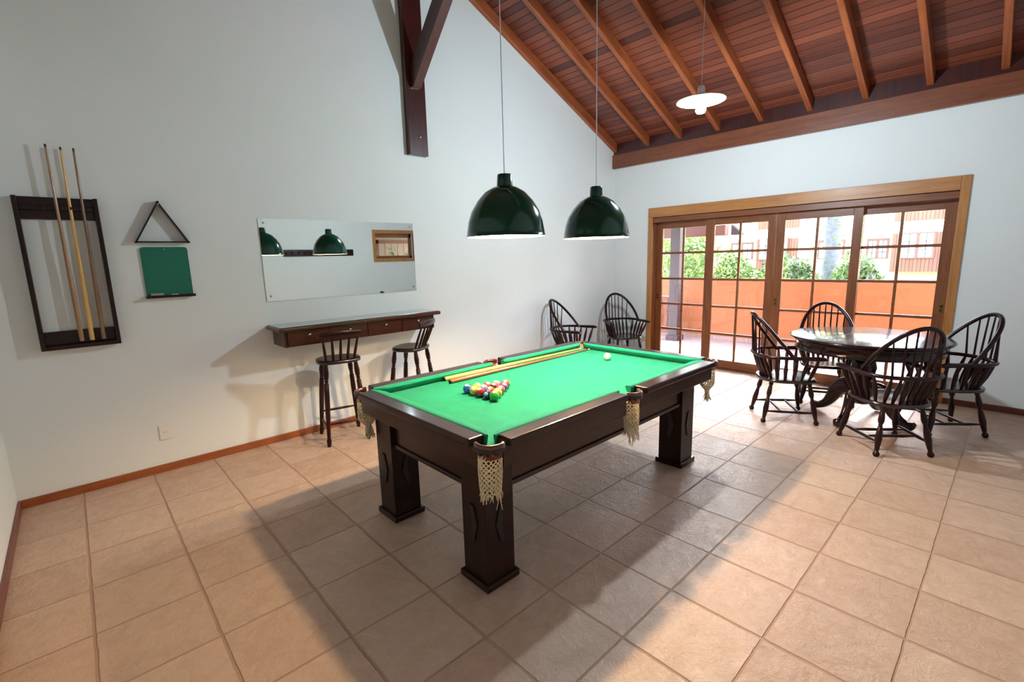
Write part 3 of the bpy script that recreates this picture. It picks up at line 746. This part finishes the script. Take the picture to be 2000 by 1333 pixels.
tag(sh, 'dark brown wall-hung counter with four drawers below the mirror', 'counter')

# cue rack
rk = empty('cue_rack', (-0.066, YB, 1.092))
RWd, RH, RD = 0.43, 1.043, 0.075
MB().box(0, 0.026, -RD, 0, 0, RH, 0.004).build('side_rail', 'dark_z', rk); MB().box(RWd - 0.026, RWd, -RD, 0, 0, RH, 0.004).build('side_rail', 'dark_z', rk)
MB().box(0.026, RWd - 0.026, -0.022, 0, 0.895, RH, 0.002).build('top_board', 'dark_x', rk)
MB().box(0.026, RWd - 0.026, -0.022, 0, 0.012, 0.125, 0.002).build('bottom_board', 'dark_x', rk)
MB().box(0.026, RWd - 0.026, -RD, 0, 0.0, 0.016, 0.002).box(0.026, RWd - 0.026, -RD, -RD + 0.01, 0.016, 0.03, 0.002).build('bottom_shelf', 'dark_x', rk)
mb = MB().box(0.026, RWd - 0.026, -0.05, -0.022, 0.955, 0.985, 0.003)
for k in range(8):
    xx = 0.055 + k * 0.0457; mb.box(xx - 0.006, xx + 0.006, -0.068, -0.05, 0.96, 0.98, 0.002)
mb.build('holding_bar', 'dark_x', rk)
tag(rk, 'dark wooden wall rack holding three cues at the left', 'cue rack')
yc = YB - 0.048
make_cue('billiard_cue', (0.150, yc, 1.126), (0.146, YB - 0.058, 2.478), 'cue_brown_z', 0.0140, 0.0062, 'brown cue standing in the wall rack, leftmost of the three', 'cues in the wall rack')
make_cue('billiard_cue', (0.205, yc, 1.126), (0.219, YB - 0.058, 2.468), 'cue_pale_z', 0.0145, 0.0062, 'pale yellow cue standing in the wall rack, middle of the three', 'cues in the wall rack')
make_cue('billiard_cue', (0.270, yc, 1.126), (0.285, YB - 0.058, 2.468), 'cue_dark_z', 0.0135, 0.0062, 'dark marbled cue standing in the wall rack, rightmost of the three', 'cues in the wall rack')

# triangle ball rack hung on the wall
tr_ = empty('ball_triangle', (0.714, YB, 1.832))
A, B, Cc = Vector((-0.174, 0)), Vector((0.174, 0)), Vector((0.0, 0.313))
def tri_bar(p, q_, name):
    d_ = (q_ - p).normalized(); nrm_ = Vector((-d_.y, d_.x)) * 0.010
    pts = [p, q_, q_ + nrm_, p + nrm_]
    MB().prism([(v.x, v.y) for v in pts], -0.058, -0.002, 1).build(name, 'dark_x', tr_)
tri_bar(A, B, 'bottom_bar'); tri_bar(B, Cc, 'slanted_bar'); tri_bar(Cc, A, 'slanted_bar')
MB().lathe([(0.003, -0.01), (0.003, 0.07), (0.006, 0.072)], n=8, mat=Matrix.Translation((0, 0, 0.287)) @ Matrix.Rotation(pi / 2, 4, 'X')).build('hanging_nail', 'metal', tr_)
tag(tr_, 'thin dark wooden triangle rack hanging on the white wall', 'triangle rack')

# green score board
bd = empty('score_board', (0.556, YB, 1.408))
def rrect(x0, x1, z0, z1, r, top_only=True):
    pts = [(x0, z0), (x1, z0)]
    pts += [(x1 - r + r * cos(a), z1 - r + r * sin(a)) for a in [pi / 2 * k / 6 for k in range(7)]]
    pts += [(x0 + r - r * sin(a), z1 - r + r * cos(a)) for a in [pi / 2 * k / 6 for k in range(7)]]
    return pts
MB().prism(rrect(0.008, 0.312, 0.012, 0.392, 0.022), -0.012, -0.001, 1).build('board_panel', 'chalk_green', bd)
MB().box(0, 0.322, -0.055, 0, 0, 0.013, 0.002).box(0, 0.322, -0.055, -0.049, 0.013, 0.021, 0.001).build('chalk_ledge', 'dark_x', bd)
MB().lathe([(0.006, 0), (0.004, 0.004)], n=12, mat=Matrix.Translation((0.158, -0.012, 0.374)) @ Matrix.Rotation(pi / 2, 4, 'X')).build('fixing_screw', 'metal', bd)
tag(bd, 'green score board with rounded top corners and a dark ledge', 'score board')
o = MB().box(-0.042, 0.042, -0.014, 0.014, 0, 0.024, 0.003).build('board_eraser', 'eraser'); o.location = (0.628, YB - 0.031, 1.4215)
tag(o, 'small grey eraser on the left end of the score board ledge', 'eraser')
o = MB().tube([(-0.022, 0, 0.006), (0.022, 0, 0.006)], 0.006, 10).build('chalk_stick', 'chalk'); o.location = (0.742, YB - 0.03, 1.4215)
tag(o, 'short white chalk lying on the score board ledge', 'chalk')
o = empty('power_outlet', (0.543, YB, 0.326))
MB().box(-0.04, 0.04, -0.009, 0, -0.062, 0.062, 0.004, 3).build('cover_plate', 'white_plastic', o)
MB().box(-0.02, 0.02, -0.0115, -0.009, -0.011, 0.011, 0.001).build('socket_insert', 'white_plastic', o)
MB().box(-0.011, -0.007, -0.0122, -0.0112, -0.003, 0.003).box(0.007, 0.011, -0.0122, -0.0112, -0.003, 0.003).build('slots', 'black', o)
tag(o, 'white wall socket low on the gable wall', 'wall socket')

# ================================================================== windsor armchairs
# leg turning: (t, radius)
LEGP = [(0, .011), (.03, .013), (.06, .0175), (.10, .0165), (.115, .012), (.14, .0135), (.20, .0165), (.30, .0195), (.36, .0150), (.375, .0105), (.39, .0145), (.405, .0105), (.43, .0135), (.55, .0185), (.66, .0205), (.76, .0170), (.86, .0135), (.885, .0115), (.90, .0125), (.935, .0195), (.965, .0195), (1.0, .0125)]
LEGP = [(t, r * 1.2) for t, r in LEGP]
def hoop_point(a, z, rx=0.262, ry=0.275, cx=-0.02):
    """arm hoop: half superellipse at the back, straight forward arms"""
    return Vector((cx - rx * max(0.0, sin(a)) ** 0.85 if 0 < a < pi else cx, ry * (1 if cos(a) > 0 else -1) * abs(cos(a)) ** 0.8, z))
def chair_proto():
    root = empty('windsor_armchair')
    sz = 0.432
    # seat: shaped plan with a slight saddle
    N = 48; top, bot = [], []
    def seat_pt(a, grow=1.0):
        c, s_ = cos(a), sin(a)
        if c >= 0:   # front: squarish
            x = 0.235 * c ** 0.55; y = 0.232 * (1 if s_ > 0 else -1) * abs(s_) ** 0.55
        else:
            x = -0.235 * (-c) ** 0.8; y = 0.232 * (1 if s_ > 0 else -1) * abs(s_) ** 0.85
        return x * grow * 1.05, y * grow * 1.06
    rings = []
    for gfac, z in ((0.90, sz - 0.036), (0.985, sz - 0.030), (1.0, sz - 0.016), (0.985, sz - 0.004), (0.955, sz), (0.85, sz - 0.003), (0.6, sz - 0.009), (0.3, sz - 0.010), (0.02, sz - 0.009)):
        rings.append([(*seat_pt(2 * pi * k / N, gfac), z) for k in range(N)])
    MB().loft(rings, True, True).build('seat', 'chair_seat', root)
    feet = {(1, 1): (0.235, 0.235), (1, -1): (0.235, -0.235), (-1, 1): (-0.225, 0.205), (-1, -1): (-0.225, -0.205)}
    tops = {(1, 1): (0.165, 0.165), (1, -1): (0.165, -0.165), (-1, 1): (-0.150, 0.140), (-1, -1): (-0.150, -0.140)}
    def leg_at(k, z):
        t = 1 - z / (sz - 0.03); a, b_ = Vector((*tops[k], sz - 0.03)), Vector((*feet[k], 0)); return a.lerp(b_, t)
    for k in feet: MB().turned((*tops[k], sz - 0.022), (*feet[k], 0.0), LEGP, 12).build('leg', 'chair', root)
    SP = [(0, .008), (.1, .0085), (.28, .0135), (.5, .0115), (.72, .0135), (.9, .0085), (1, .008)]
    zs = 0.112
    for s_ in (1, -1): MB().turned(leg_at((1, s_), zs), leg_at((-1, s_), zs), SP, 10).build('stretcher', 'chair', root)
    for t in (0.30, 0.66):
        a = leg_at((1, 1), zs).lerp(leg_at((-1, 1), zs), t); b_ = leg_at((1, -1), zs).lerp(leg_at((-1, -1), zs), t)
        MB().turned(a, b_, SP, 10).build('stretcher', 'chair', root)
    # arm hoop
    za = 0.653
    path = [Vector((0.245, 0.292, za - 0.004)), Vector((0.20, 0.290, za)), Vector((0.12, 0.283, za)), Vector((0.04, 0.278, za))]
    for k in range(0, 25): path.append(hoop_point(pi * k / 24, za))
    path += [Vector((p.x, -p.y, p.z)) for p in path[3::-1]]
    n = len(path); rad = []
    for i in range(n):
        j = min(i, n - 1 - i); rad.append([0.014, 0.021, 0.020, 0.018][j] if j < 4 else 0.0165)
    MB().tube(path, rad, 10, flat=1.25, up=(0, 0, 1)).build('arm_rail', 'chair', root)
    # back bow
    AX, AZ, BX, BY = -0.318, 1.046, -0.011, 0.254
    def bow(t):
        h = sin(t) if 0 <= t <= pi else 0
        return Vector((BX + (AX - BX) * h, BY * cos(t), za + (AZ - za) * h))
    bowp = [bow(pi * k / 36) for k in range(37)]
    MB().tube([bowp[0] + Vector((0.012, 0, -0.012))] + bowp + [bowp[-1] + Vector((0.012, 0, -0.012))], 0.0165, 10, flat=1.1).build('back_bow', 'chair', root)
    # spindles
    upper = [(0, .0075), (.5, .0076), (1, .0062)]
    lower = [(0, .0105), (.2, .015), (.42, .019), (.6, .017), (.85, .011), (1, .009)]
    def seat_edge(y, x_):   # foot of a spindle on the seat
        return Vector((x_, y, sz - 0.004))
    for y in (-0.165, -0.11, -0.055, 0.0, 0.055, 0.11, 0.165):
        # point on hoop with this y
        a = min((pi * k / 400 for k in range(401)), key=lambda q_: abs(hoop_point(q_, za).y - y)); hp = hoop_point(a, za)
        ys = y * 0.86; xs = -0.195 * sqrt(max(0, 1 - (ys / 0.235) ** 2))
        foot_ = seat_edge(ys, xs)
        t_b = min((pi * k / 400 for k in range(401)), key=lambda q_: abs(bow(q_).y - y * 1.05)); bp = bow(t_b)
        pf = [(t * 0.5, r) for t, r in lower] + [(0.5 + t * 0.5, r) for t, r in upper[1:]]
        pts = [foot_.lerp(hp, t) for t, r in lower] + [hp.lerp(bp, t) for t, r in upper[1:]]
        MB().tube(pts, [r for t, r in lower] + [r for t, r in upper[1:]], 8).build('spindle', 'chair', root)
    for s_ in (1, -1):
        for (xs, ys, xa, ya) in ((0.155, 0.195, 0.195, 0.288), (0.085, 0.208, 0.105, 0.281), (0.015, 0.208, 0.02, 0.275), (-0.055, 0.200, -0.075, 0.268), (-0.115, 0.182, -0.155, 0.238)):
            MB().turned((xs, ys * s_, sz - 0.004), (xa, ya * s_, za), lower, 8).build('spindle', 'chair', root)
    return root
cp = chair_proto()
chairs = [
 ((5.183, -3.325, -0.963), 'dark windsor armchair left of the round table, seen side-on', 'windsor armchairs around the round table'),
 ((4.962, -4.190, 0.722), 'dark windsor armchair in front of the round table with its back to the camera', 'windsor armchairs around the round table'),
 ((5.778, -4.461, 2.227), 'dark windsor armchair right of the round table near the white wall', 'windsor armchairs around the round table'),
 ((6.070, -3.463, -2.771), 'dark windsor armchair behind the round table against the glass doors', 'windsor armchairs around the round table'),
 ((5.160, -0.640, -1.294), 'dark windsor armchair against the mirror wall behind the pool table', 'spare windsor armchairs in the corner'),
 ((6.248, -0.747, -2.089), 'dark windsor armchair in the corner between mirror wall and glass doors', 'spare windsor armchairs in the corner')]
for i, ((x, y, t), lab, grp) in enumerate(chairs):
    o = cp if i == 0 else copy_tree(cp)
    o.location = (x, y, 0); o.rotation_euler = (0, 0, t); tag(o, lab, 'chair', grp)

# ================================================================== round dining table
dt = empty('dining_table', (5.60, -3.885, 0))
TT = 0.825
MB().lathe([(0.001, TT - 0.032), (0.60, TT - 0.032), (0.622, TT - 0.028), (0.632, TT - 0.016), (0.626, TT - 0.005), (0.612, TT), (0.001, TT)], n=72, cap=False).build('table_top', 'dining', dt)
MB().lathe([(0.575, TT - 0.032), (0.585, TT - 0.045), (0.575, TT - 0.06), (0.575, TT - 0.115), (0.583, TT - 0.125), (0.575, TT - 0.135), (0.545, TT - 0.135), (0.545, TT - 0.032)], n=72, cap=False).build('table_apron', 'dining', dt)
MB().lathe([(0.02, 0.16), (0.075, 0.17), (0.085, 0.20), (0.085, 0.32), (0.07, 0.35), (0.062, 0.38), (0.09, 0.44), (0.105, 0.52), (0.085, 0.60), (0.06, 0.64), (0.075, 0.66), (0.13, 0.69), (0.14, TT - 0.032)], n=40).build('pedestal', 'dining', dt)
fang = [radians(a) for a in (168, 78, 258, 348)]
for a in fang:
    pts = []
    ctrl = [(0.05, 0.30), (0.14, 0.315), (0.21, 0.26), (0.25, 0.17), (0.30, 0.095), (0.37, 0.052), (0.425, 0.045), (0.445, 0.04)]
    wd = [0.036, 0.034, 0.031, 0.028, 0.026, 0.026, 0.034, 0.02]; hh = [0.085, 0.082, 0.075, 0.06, 0.045, 0.036, 0.044, 0.02]
    # smooth through catmull-rom
    fine = []
    for i in range(len(ctrl) - 1):
        for k in range(6):
            t = k / 6
            p_ = [ctrl[max(i - 1, 0)], ctrl[i], ctrl[i + 1], ctrl[min(i + 2, len(ctrl) - 1)]]
            f_ = lambda q_: 0.5 * ((2 * p_[1][q_]) + (-p_[0][q_] + p_[2][q_]) * t + (2 * p_[0][q_] - 5 * p_[1][q_] + 4 * p_[2][q_] - p_[3][q_]) * t * t + (-p_[0][q_] + 3 * p_[1][q_] - 3 * p_[2][q_] + p_[3][q_]) * t ** 3)
            fine.append((f_(0), f_(1), wd[i] * (1 - t) + wd[i + 1] * t, hh[i] * (1 - t) + hh[i + 1] * t))
    fine.append((*ctrl[-1], wd[-1], hh[-1]))
    rings = []
    for i, (r_, z_, w_, h_) in enumerate(fine):
        a_ = fine[max(i - 1, 0)]; b_ = fine[min(i + 1, len(fine) - 1)]
        tx, tz = b_[0] - a_[0], b_[1] - a_[1]; l_ = sqrt(tx * tx + tz * tz); nx_, nz_ = -tz / l_, tx / l_
        ring = []
        for k in range(14):
            an = 2 * pi * k / 14; c_, s_ = cos(an), sin(an)
            cc = (1 if c_ > 0 else -1) * abs(c_) ** 0.6 * w_; ss = (1 if s_ > 0 else -1) * abs(s_) ** 0.6 * h_ * 0.95
            rr, zz = r_ + nx_ * ss, max(0.0, z_ + nz_ * ss)
            ring.append((rr * cos(a) - cc * sin(a), rr * sin(a) + cc * cos(a), zz))
        rings.append(ring)
    MB().loft(rings, True, True).build('leg', 'dining', dt)
tag(dt, 'dark round pedestal dining table by the glass doors', 'table')

# ================================================================== bar stools
def stool_proto():
    root = empty('bar_stool'); sz = 0.775
    N = 40
    def sp(a, g_):
        c, s_ = cos(a), sin(a); x = 0.17 * (1 if c > 0 else -1) * abs(c) ** 0.62; y = 0.195 * (1 if s_ > 0 else -1) * abs(s_) ** (0.6 if c < 0 else 0.75)
        return x * g_, y * g_ * (1.0 - 0.10 * max(0, c))
    rings = [[(*sp(2 * pi * k / N, g_), z) for k in range(N)] for g_, z in ((0.9, sz - 0.036), (0.99, sz - 0.03), (1.0, sz - 0.016), (0.985, sz - 0.004), (0.94, sz), (0.6, sz - 0.005), (0.02, sz - 0.006))]
    MB().loft(rings, True, True).build('seat', 'chair_seat', root)
    SLG = [(t, r * 1.15) for t, r in [(0, .014), (.04, .016), (.12, .021), (.19, .0175), (.20, .0115), (.215, .018), (.23, .0115), (.25, .018), (.40, .0205), (.62, .0185), (.84, .015), (.90, .0135), (.915, .018), (.94, .0185), (.96, .017), (1.0, .013)]]
    tops = {(1, 1): (0.115, 0.125), (1, -1): (0.115, -0.125), (-1, 1): (-0.115, 0.13), (-1, -1): (-0.115, -0.13)}
    feet = {(1, 1): (0.20, 0.178), (1, -1): (0.20, -0.178), (-1, 1): (-0.20, 0.178), (-1, -1): (-0.20, -0.178)}
    def at(k, z): return Vector((*tops[k], sz - 0.03)).lerp(Vector((*feet[k], 0)), 1 - z / (sz - 0.03))
    for k in feet: MB().turned((*tops[k], sz - 0.022), (*feet[k], 0), SLG, 12).build('leg', 'chair', root)
    SP = [(0, .008), (.2, .0105), (.5, .0125), (.8, .0105), (1, .008)]
    for a, b_, z in (((1, 1), (1, -1), 0.235), ((-1, 1), (-1, -1), 0.20), ((1, 1), (-1, 1), 0.165), ((1, -1), (-1, -1), 0.165)):
        MB().turned(at(a, z), at(b_, z), SP, 10).build('stretcher', 'chair', root)
    # back: five spindles and a curved crest
    low = [(0, .0105), (.3, .0135), (.55, .0125), (.8, .0105), (1, .009)]
    crest_z = 1.003
    def cpnt(y, z=crest_z): return Vector((-0.215 + 0.45 * y * y, y, z))
    for y in (-0.15, -0.075, 0, 0.075, 0.15):
        MB().turned((-0.13 + 0.9 * y * y * 0.9, y * 0.82, sz - 0.004), cpnt(y) - Vector((0, 0, 0.02)), low, 8).build('spindle', 'chair', root)
    rings = []
    for k in range(21):
        y = -0.18 + 0.36 * k / 20; c_ = cpnt(y); hz = 0.030 - 0.010 * (abs(y) / 0.18) ** 4; zc = crest_z + 0.018
        rings.append([(c_.x + dx_, y, zc + dz_) for dx_, dz_ in ((-0.011, -hz), (0.008, -hz), (0.011, -hz + 0.004), (0.009, hz - 0.004), (0.005, hz), (-0.007, hz), (-0.011, hz - 0.005))])
    MB().loft(rings, True, True).build('crest_rail', 'chair', root)
    return root
sp_ = stool_proto()
sp_.location = (1.873, -0.553, 0); sp_.rotation_euler = (0, 0, radians(78)); tag(sp_, 'dark bar stool with its back to the camera at the left half of the counter', 'bar stool', 'bar stools at the counter')
s2 = copy_tree(sp_); s2.location = (2.635, -0.575, 0); s2.rotation_euler = (0, 0, radians(123)); tag(s2, 'dark bar stool turned sideways at the right end of the counter', 'bar stool', 'bar stools at the counter')

# ================================================================== veranda and garden
struct(MB().box(XR + 0.2, 9.28, -9, 6.0, -0.12, -0.01).build('floor_terrace', 'patio'), label='reddish tiled veranda floor outside the doors')
pw = MB().box(9.101, 9.24, -9, 6.0, -0.01, 1.13, 0.01).build('terrace_wall', 'parapet'); tag(pw, 'low orange plastered wall along the far side of the veranda', 'garden wall')
o = MB().box(9.082, 9.10, -9, 6.0, -0.008, 0.07).build('terrace_skirting', 'patio'); tag(o, 'dark tiled skirting at the foot of the orange veranda wall', 'skirting')
# unseen overhang, added and sized to limit sun entering the room
o = MB().box(XR + 0.2, 8.45, -7.9, 6, 2.62, 2.72).build('sun_block_overhang', 'ext_wood'); tag(o, 'unseen wooden overhang added above the glass doors to limit the sun', 'sun_block_overhang')
vp = empty('veranda_post', (8.62, -0.33, -0.01))
MB().box(-0.09, 0.09, -0.095, 0.095, 0, 2.62, 0.008).build('post_shaft', 'ext_dark', vp)
MB().box(-0.12, 0.12, -0.125, 0.125, 0, 0.10, 0.008).build('post_base', 'ext_dark', vp)
tag(vp, 'square dark veranda post behind the leftmost door leaf', 'post')
o = MB().box(9.14, 9.30, -0.99, 5.0, 1.955, 2.15, 0.01).build('veranda_beam', 'ext_wood'); tag(o, 'brown veranda beam end seen through the second door leaf', 'beam')
o = MB().prism([(-1.20, 1.965), (-0.99, 1.965), (-0.99, 2.16)], 9.4, 9.6, 0).build('roof_gusset', 'ext_dark'); tag(o, 'dark triangular roof bracket beyond the beam end', 'bracket')
o = MB().box(0, 0.16, 0, 1.6, 0, 0.05).build('barge_board', 'white_ext'); o.location = (9.42, -1.26, 1.99); o.rotation_euler = (radians(41), 0, 0); tag(o, 'white sloping barge board above the roof bracket', 'barge board')
# railing with wavy slats
rl = empty('veranda_railing', (8.62, 0, -0.01))
MB().box(-0.03, 0.03, -0.235, 3.2, 0.80, 0.845, 0.008).build('hand_rail', 'ext_wood', rl); MB().box(-0.02, 0.02, -0.235, 3.2, 0.12, 0.17, 0.004).build('bottom_rail', 'ext_wood', rl)
for k in range(14):
    y = -0.14 + k * 0.125; pts = []
    for j in range(17):
        t = j / 16; pts.append((y - 0.034 + 0.010 * sin(t * 4 * pi), 0.17 + 0.63 * t))
    for j in range(16, -1, -1):
        t = j / 16; pts.append((y + 0.034 + 0.010 * sin(t * 4 * pi), 0.17 + 0.63 * t))
    MB().prism(pts, -0.011, 0.011, 0).build('baluster', 'ext_wood', rl)
tag(rl, 'wooden veranda railing with wavy cut slats beside the post', 'railing')
struct(MB().box(9.24, 80, -60, 60, -0.25, -0.15).build('ground', 'grass'), label='garden ground beyond the veranda')
struct(MB().box(19, 31, -60, 3.0, -0.15, -0.13).build('ground_path', 'path'), label='pale paved path in front of the hotel')

# hotel building opposite
FXX = 34.0
hb = empty('hotel_building', (FXX, 3, -0.15))
def H(mb, name, mat, par=hb, label=None):
    o = mb.build(name, mat, par, label=label); o.location = (-FXX, -3, 0.15) if par is hb else (0, 0, 0); return o
H(MB().box(FXX, FXX + 6, -24, 26, -0.15, 9.0), 'facade_wall', 'facade')
H(MB().box(FXX - 1.4, FXX + 8, -25, 27, 9.0, 9.25), 'roof', 'ext_wood')
def win(y0, y1, z0, z1, x=FXX, nc=2, fr=0.11, head=0.14):
    """brown framed window with pale curtains and thin bars"""
    lo, hi = min(y0, y1), max(y0, y1)
    mb = MB().box(x - 0.08, x, lo - fr, lo, z0 - 0.06, z1 + head).box(x - 0.08, x, hi, hi + fr, z0 - 0.06, z1 + head).box(x - 0.09, x, lo, hi, z1, z1 + head).box(x - 0.08, x, lo, hi, z0 - 0.06, z0)
    m_ = (lo + hi) / 2; mb.box(x - 0.08, x, m_ - 0.07, m_ + 0.07, z0, z1)
    f_ = H(mb, 'window', 'ext_wood')
    H(MB().box(x - 0.03, x - 0.01, lo, m_ - 0.07, z0, z1).box(x - 0.03, x - 0.01, m_ + 0.07, hi, z0, z1), 'pane', 'curtain', f_)
    mb = MB()
    for (a, b_) in ((lo, m_ - 0.07), (m_ + 0.07, hi)):
        c_ = (a + b_) / 2; mb.box(x - 0.05, x - 0.03, c_ - 0.018, c_ + 0.018, z0, z1)
        for t in (1 / 3, 2 / 3): zz = z0 + (z1 - z0) * t; mb.box(x - 0.05, x - 0.03, a, b_, zz - 0.018, zz + 0.018)
    H(mb, 'window_bars', 'ext_dark', f_)
win(1.34, 0.52, 1.12, 2.06); win(3.80, 2.60, 1.15, 2.08); win(9.0, 7.75, 1.2, 2.15); win(11.5, 10.1, 1.05, 2.15)
for (y0, y1) in ((7.45, 4.98), (0.29, -3.6)):
    x_ = FXX - 0.8
    k = (x_ - CP[0]) / (FXX - CP[0])
    a, b_ = CP[1] + (y0 - CP[1]) * k, CP[1] + (y1 - CP[1]) * k
    by = H(MB().box(x_, FXX, b_, a, 0.35, 9), 'bay', 'white_ext')
    H(MB().box(x_ - 0.03, x_, b_, a, 0.35, 2.42), 'bay_cladding', 'cladding', by); H(MB().box(x_ - 0.03, x_, b_, a, 3.02, 3.55), 'bay_upper_cladding', 'cladding', by)
    H(MB().box(x_ - 0.03, x_, b_, a, 5.6, 6.4), 'bay_top_cladding', 'cladding', by)
win(5.35, 6.95, 1.15, 2.42, FXX - 0.84, fr=0.1, head=0.02); win(-0.27, -1.52, 1.12, 2.36, FXX - 0.84, fr=0.1, head=0.02)
win(-2.2, -3.3, 1.12, 2.36, FXX - 0.84, fr=0.1, head=0.02)
for y in (1.0, 3.2, 8.4, 10.8): win(y + 0.6, y - 0.6, 4.1, 5.3)
tag(hb, 'cream hotel building with brown framed windows and clad bays across the garden', 'building')
# palm-like trunk
tk = empty('garden_tree', (15, -1.33, -0.15))
rings = []
for k in range(15):
    t = k / 14; r_ = 0.20 - 0.03 * t + 0.012 * sin(k * 2.7); rings.append([(r_ * cos(2 * pi * j / 16) * (1 + 0.06 * sin(j * 3 + k)), r_ * sin(2 * pi * j / 16) * (1 + 0.06 * sin(j * 5 + k * 2)), 4.2 * t) for j in range(16)])
MB().loft(rings, True, True).build('trunk', 'bark', tk)
def leaves(c, rx, ry, rz, n, size, rnd):
    mb = MB()
    for k in range(n):
        while True:
            p = Vector((rnd.uniform(-1, 1), rnd.uniform(-1, 1), rnd.uniform(-1, 1)))
            if 0.45 < p.length < 1.0: break
        lump = 1 + 0.22 * sin(p.x * 7 + c[0]) * sin(p.y * 6 + c[1]) + 0.15 * sin(p.z * 8)
        q = Vector((c[0] + p.x * rx * lump, c[1] + p.y * ry * lump, c[2] + p.z * rz * lump))
        if q.z < 0.02: q.z = 0.02 + rnd.random() * 0.1
        d_ = Vector((rnd.gauss(0, 1), rnd.gauss(0, 1), rnd.gauss(0.5, 1))).normalized(); s_ = d_.cross(Vector((rnd.gauss(0, 1), rnd.gauss(0, 1), rnd.gauss(0, 1)))).normalized()
        L = size * rnd.uniform(0.7, 1.4)
        mb.add([q, q + d_ * L * 0.5 + s_ * L * 0.22, q + d_ * L, q + d_ * L * 0.5 - s_ * L * 0.22], [(0, 1, 2, 3)])
    return mb
rnd = random.Random(11)
leaves((0, 0, 5.3), 1.6, 1.6, 1.4, 2600, 0.26, rnd).build('crown', 'leaf2', tk)
leaves((0, 0, 2.2), 0.26, 0.26, 1.3, 160, 0.10, rnd).build('epiphytes', 'leaf1', tk)
tag(tk, 'thick grey tree trunk standing behind the third door leaf', 'tree')
def bush(x, y, z, rx, ry, rz, mat, label, n=1500, size=0.15):
    e = empty('garden_bush', (x, y, -0.15))
    leaves((0, 0, z + 0.15), rx, ry, rz, n, size, rnd).build('foliage', mat, e)
    mb = MB()
    for k in range(5):
        a = k * 1.26; mb.tube([(0.05 * cos(a), 0.05 * sin(a), 0), (rx * 0.4 * cos(a), ry * 0.4 * sin(a), (z + 0.1) * 0.75), (rx * 0.6 * cos(a), ry * 0.6 * sin(a), z + 0.15 + rz * 0.3)], [0.02, 0.015, 0.006], 5)
    mb.build('stems', 'bark', e)
    tag(e, label, 'bush', 'bushes beyond the orange wall')
bush(13, 0.42, 0.92, 0.46, 0.46, 0.66, 'leaf1', 'leafy green bush behind the left half of the second door leaf', 4200, 0.12)
bush(13.9, -0.46, 0.86, 0.44, 0.46, 0.62, 'leaf2', 'darker green bush behind the right half of the second door leaf', 3200, 0.12)
bush(12.4, -0.88, 0.90, 0.32, 0.27, 0.62, 'leaf1', 'light green bush at the left edge of the third door leaf', 2200, 0.11)
bush(12.6, -1.30, 0.80, 0.34, 0.36, 0.52, 'leaf2', 'dense dark bush in front of the grey tree trunk', 2400, 0.11)
bush(14.2, -2.02, 0.92, 0.42, 0.36, 0.60, 'leaf1', 'green bush just right of the grey tree trunk', 2400, 0.12)
bush(13, -2.42, 0.80, 0.36, 0.30, 0.50, 'leaf2', 'low green bush behind the fourth door leaf', 2400, 0.12)
bush(14.5, 2.4, 1.3, 0.9, 0.8, 1.2, 'leaf1', 'tall pale green bush behind the leftmost door leaf', 3600)
bush(21, 6.0, 1.6, 1.3, 1.2, 1.5, 'leaf1', 'large pale bush far behind the veranda post', 2200, 0.22)
gl = empty('garden_lantern', (12.2, -2.71, -0.15))
MB().lathe([(0.02, 0), (0.015, 1.15)], n=10).build('lantern_pole', 'ext_dark', gl); MB().lathe([(0.03, 1.15), (0.045, 1.20), (0.02, 1.27), (0.004, 1.30)], n=10).build('lantern_head', 'ext_dark', gl)
tag(gl, 'tiny dark garden lantern just above the orange wall', 'lantern')

o = MB().box(3.5, 9.5, YF - 2.1, YF - 0.25, 2.75, 2.85).build('light_blocking_roof', 'ext_wood'); tag(o, 'unseen brown roof slab added over the passage to darken the small window view', 'roof')  # added slab that cuts skylight on the passage behind the window
# room beyond the small window (seen only in the mirror)
struct(MB().box(3.5, 9.5, YF - 2.2, YF - 2.1, 0, 2.74).build('wall_courtyard', 'courtyard'), label='white wall across the passage behind the small window')
cd = empty('plank_door', (7.15, YF - 2.1, 0))
MB().box(-0.5, 0.5, 0, 0.03, 0, 2.15).build('planks', 'courtyard', cd)
mb = MB().box(-0.58, -0.5, 0, 0.05, 0, 2.25).box(0.5, 0.58, 0, 0.05, 0, 2.25).box(-0.58, 0.58, 0, 0.05, 2.15, 2.25)
for k in range(1, 5): mb.box(-0.5 + k * 0.2 - 0.008, -0.5 + k * 0.2 + 0.008, 0.025, 0.034, 0, 2.15)
mb.build('door_frame', 'ext_wood', cd)
tag(cd, 'pale plank door seen through the small window in the mirror', 'door')
for k, x in enumerate((6.10, 6.65, 7.20)):
    e = empty('potted_shrub', (x, YF - 1.3, 0))
    MB().lathe([(0.12, 0), (0.17, 0.30), (0.18, 0.32), (0.16, 0.32), (0.15, 0.28), (0.01, 0.27)], n=20).build('pot', 'parapet', e)
    leaves((0, 0, 1.45), 0.17, 0.17, 0.45, 600, 0.1, rnd).build('foliage', 'leaf1', e)
    MB().tube([(0, 0, 0.26), (0, 0, 1.4)], 0.015, 6).build('stem', 'bark', e)
    tag(e, ['leftmost', 'middle', 'rightmost'][k] + ' green shrub outside the small window reflected in the mirror', 'shrub', 'shrubs outside the small window')
struct(MB().box(3.5, 9.5, YF - 2.2, YF - 0.2, -0.12, 0).build('floor_passage', 'patio'), label='tiled passage floor behind the small window')
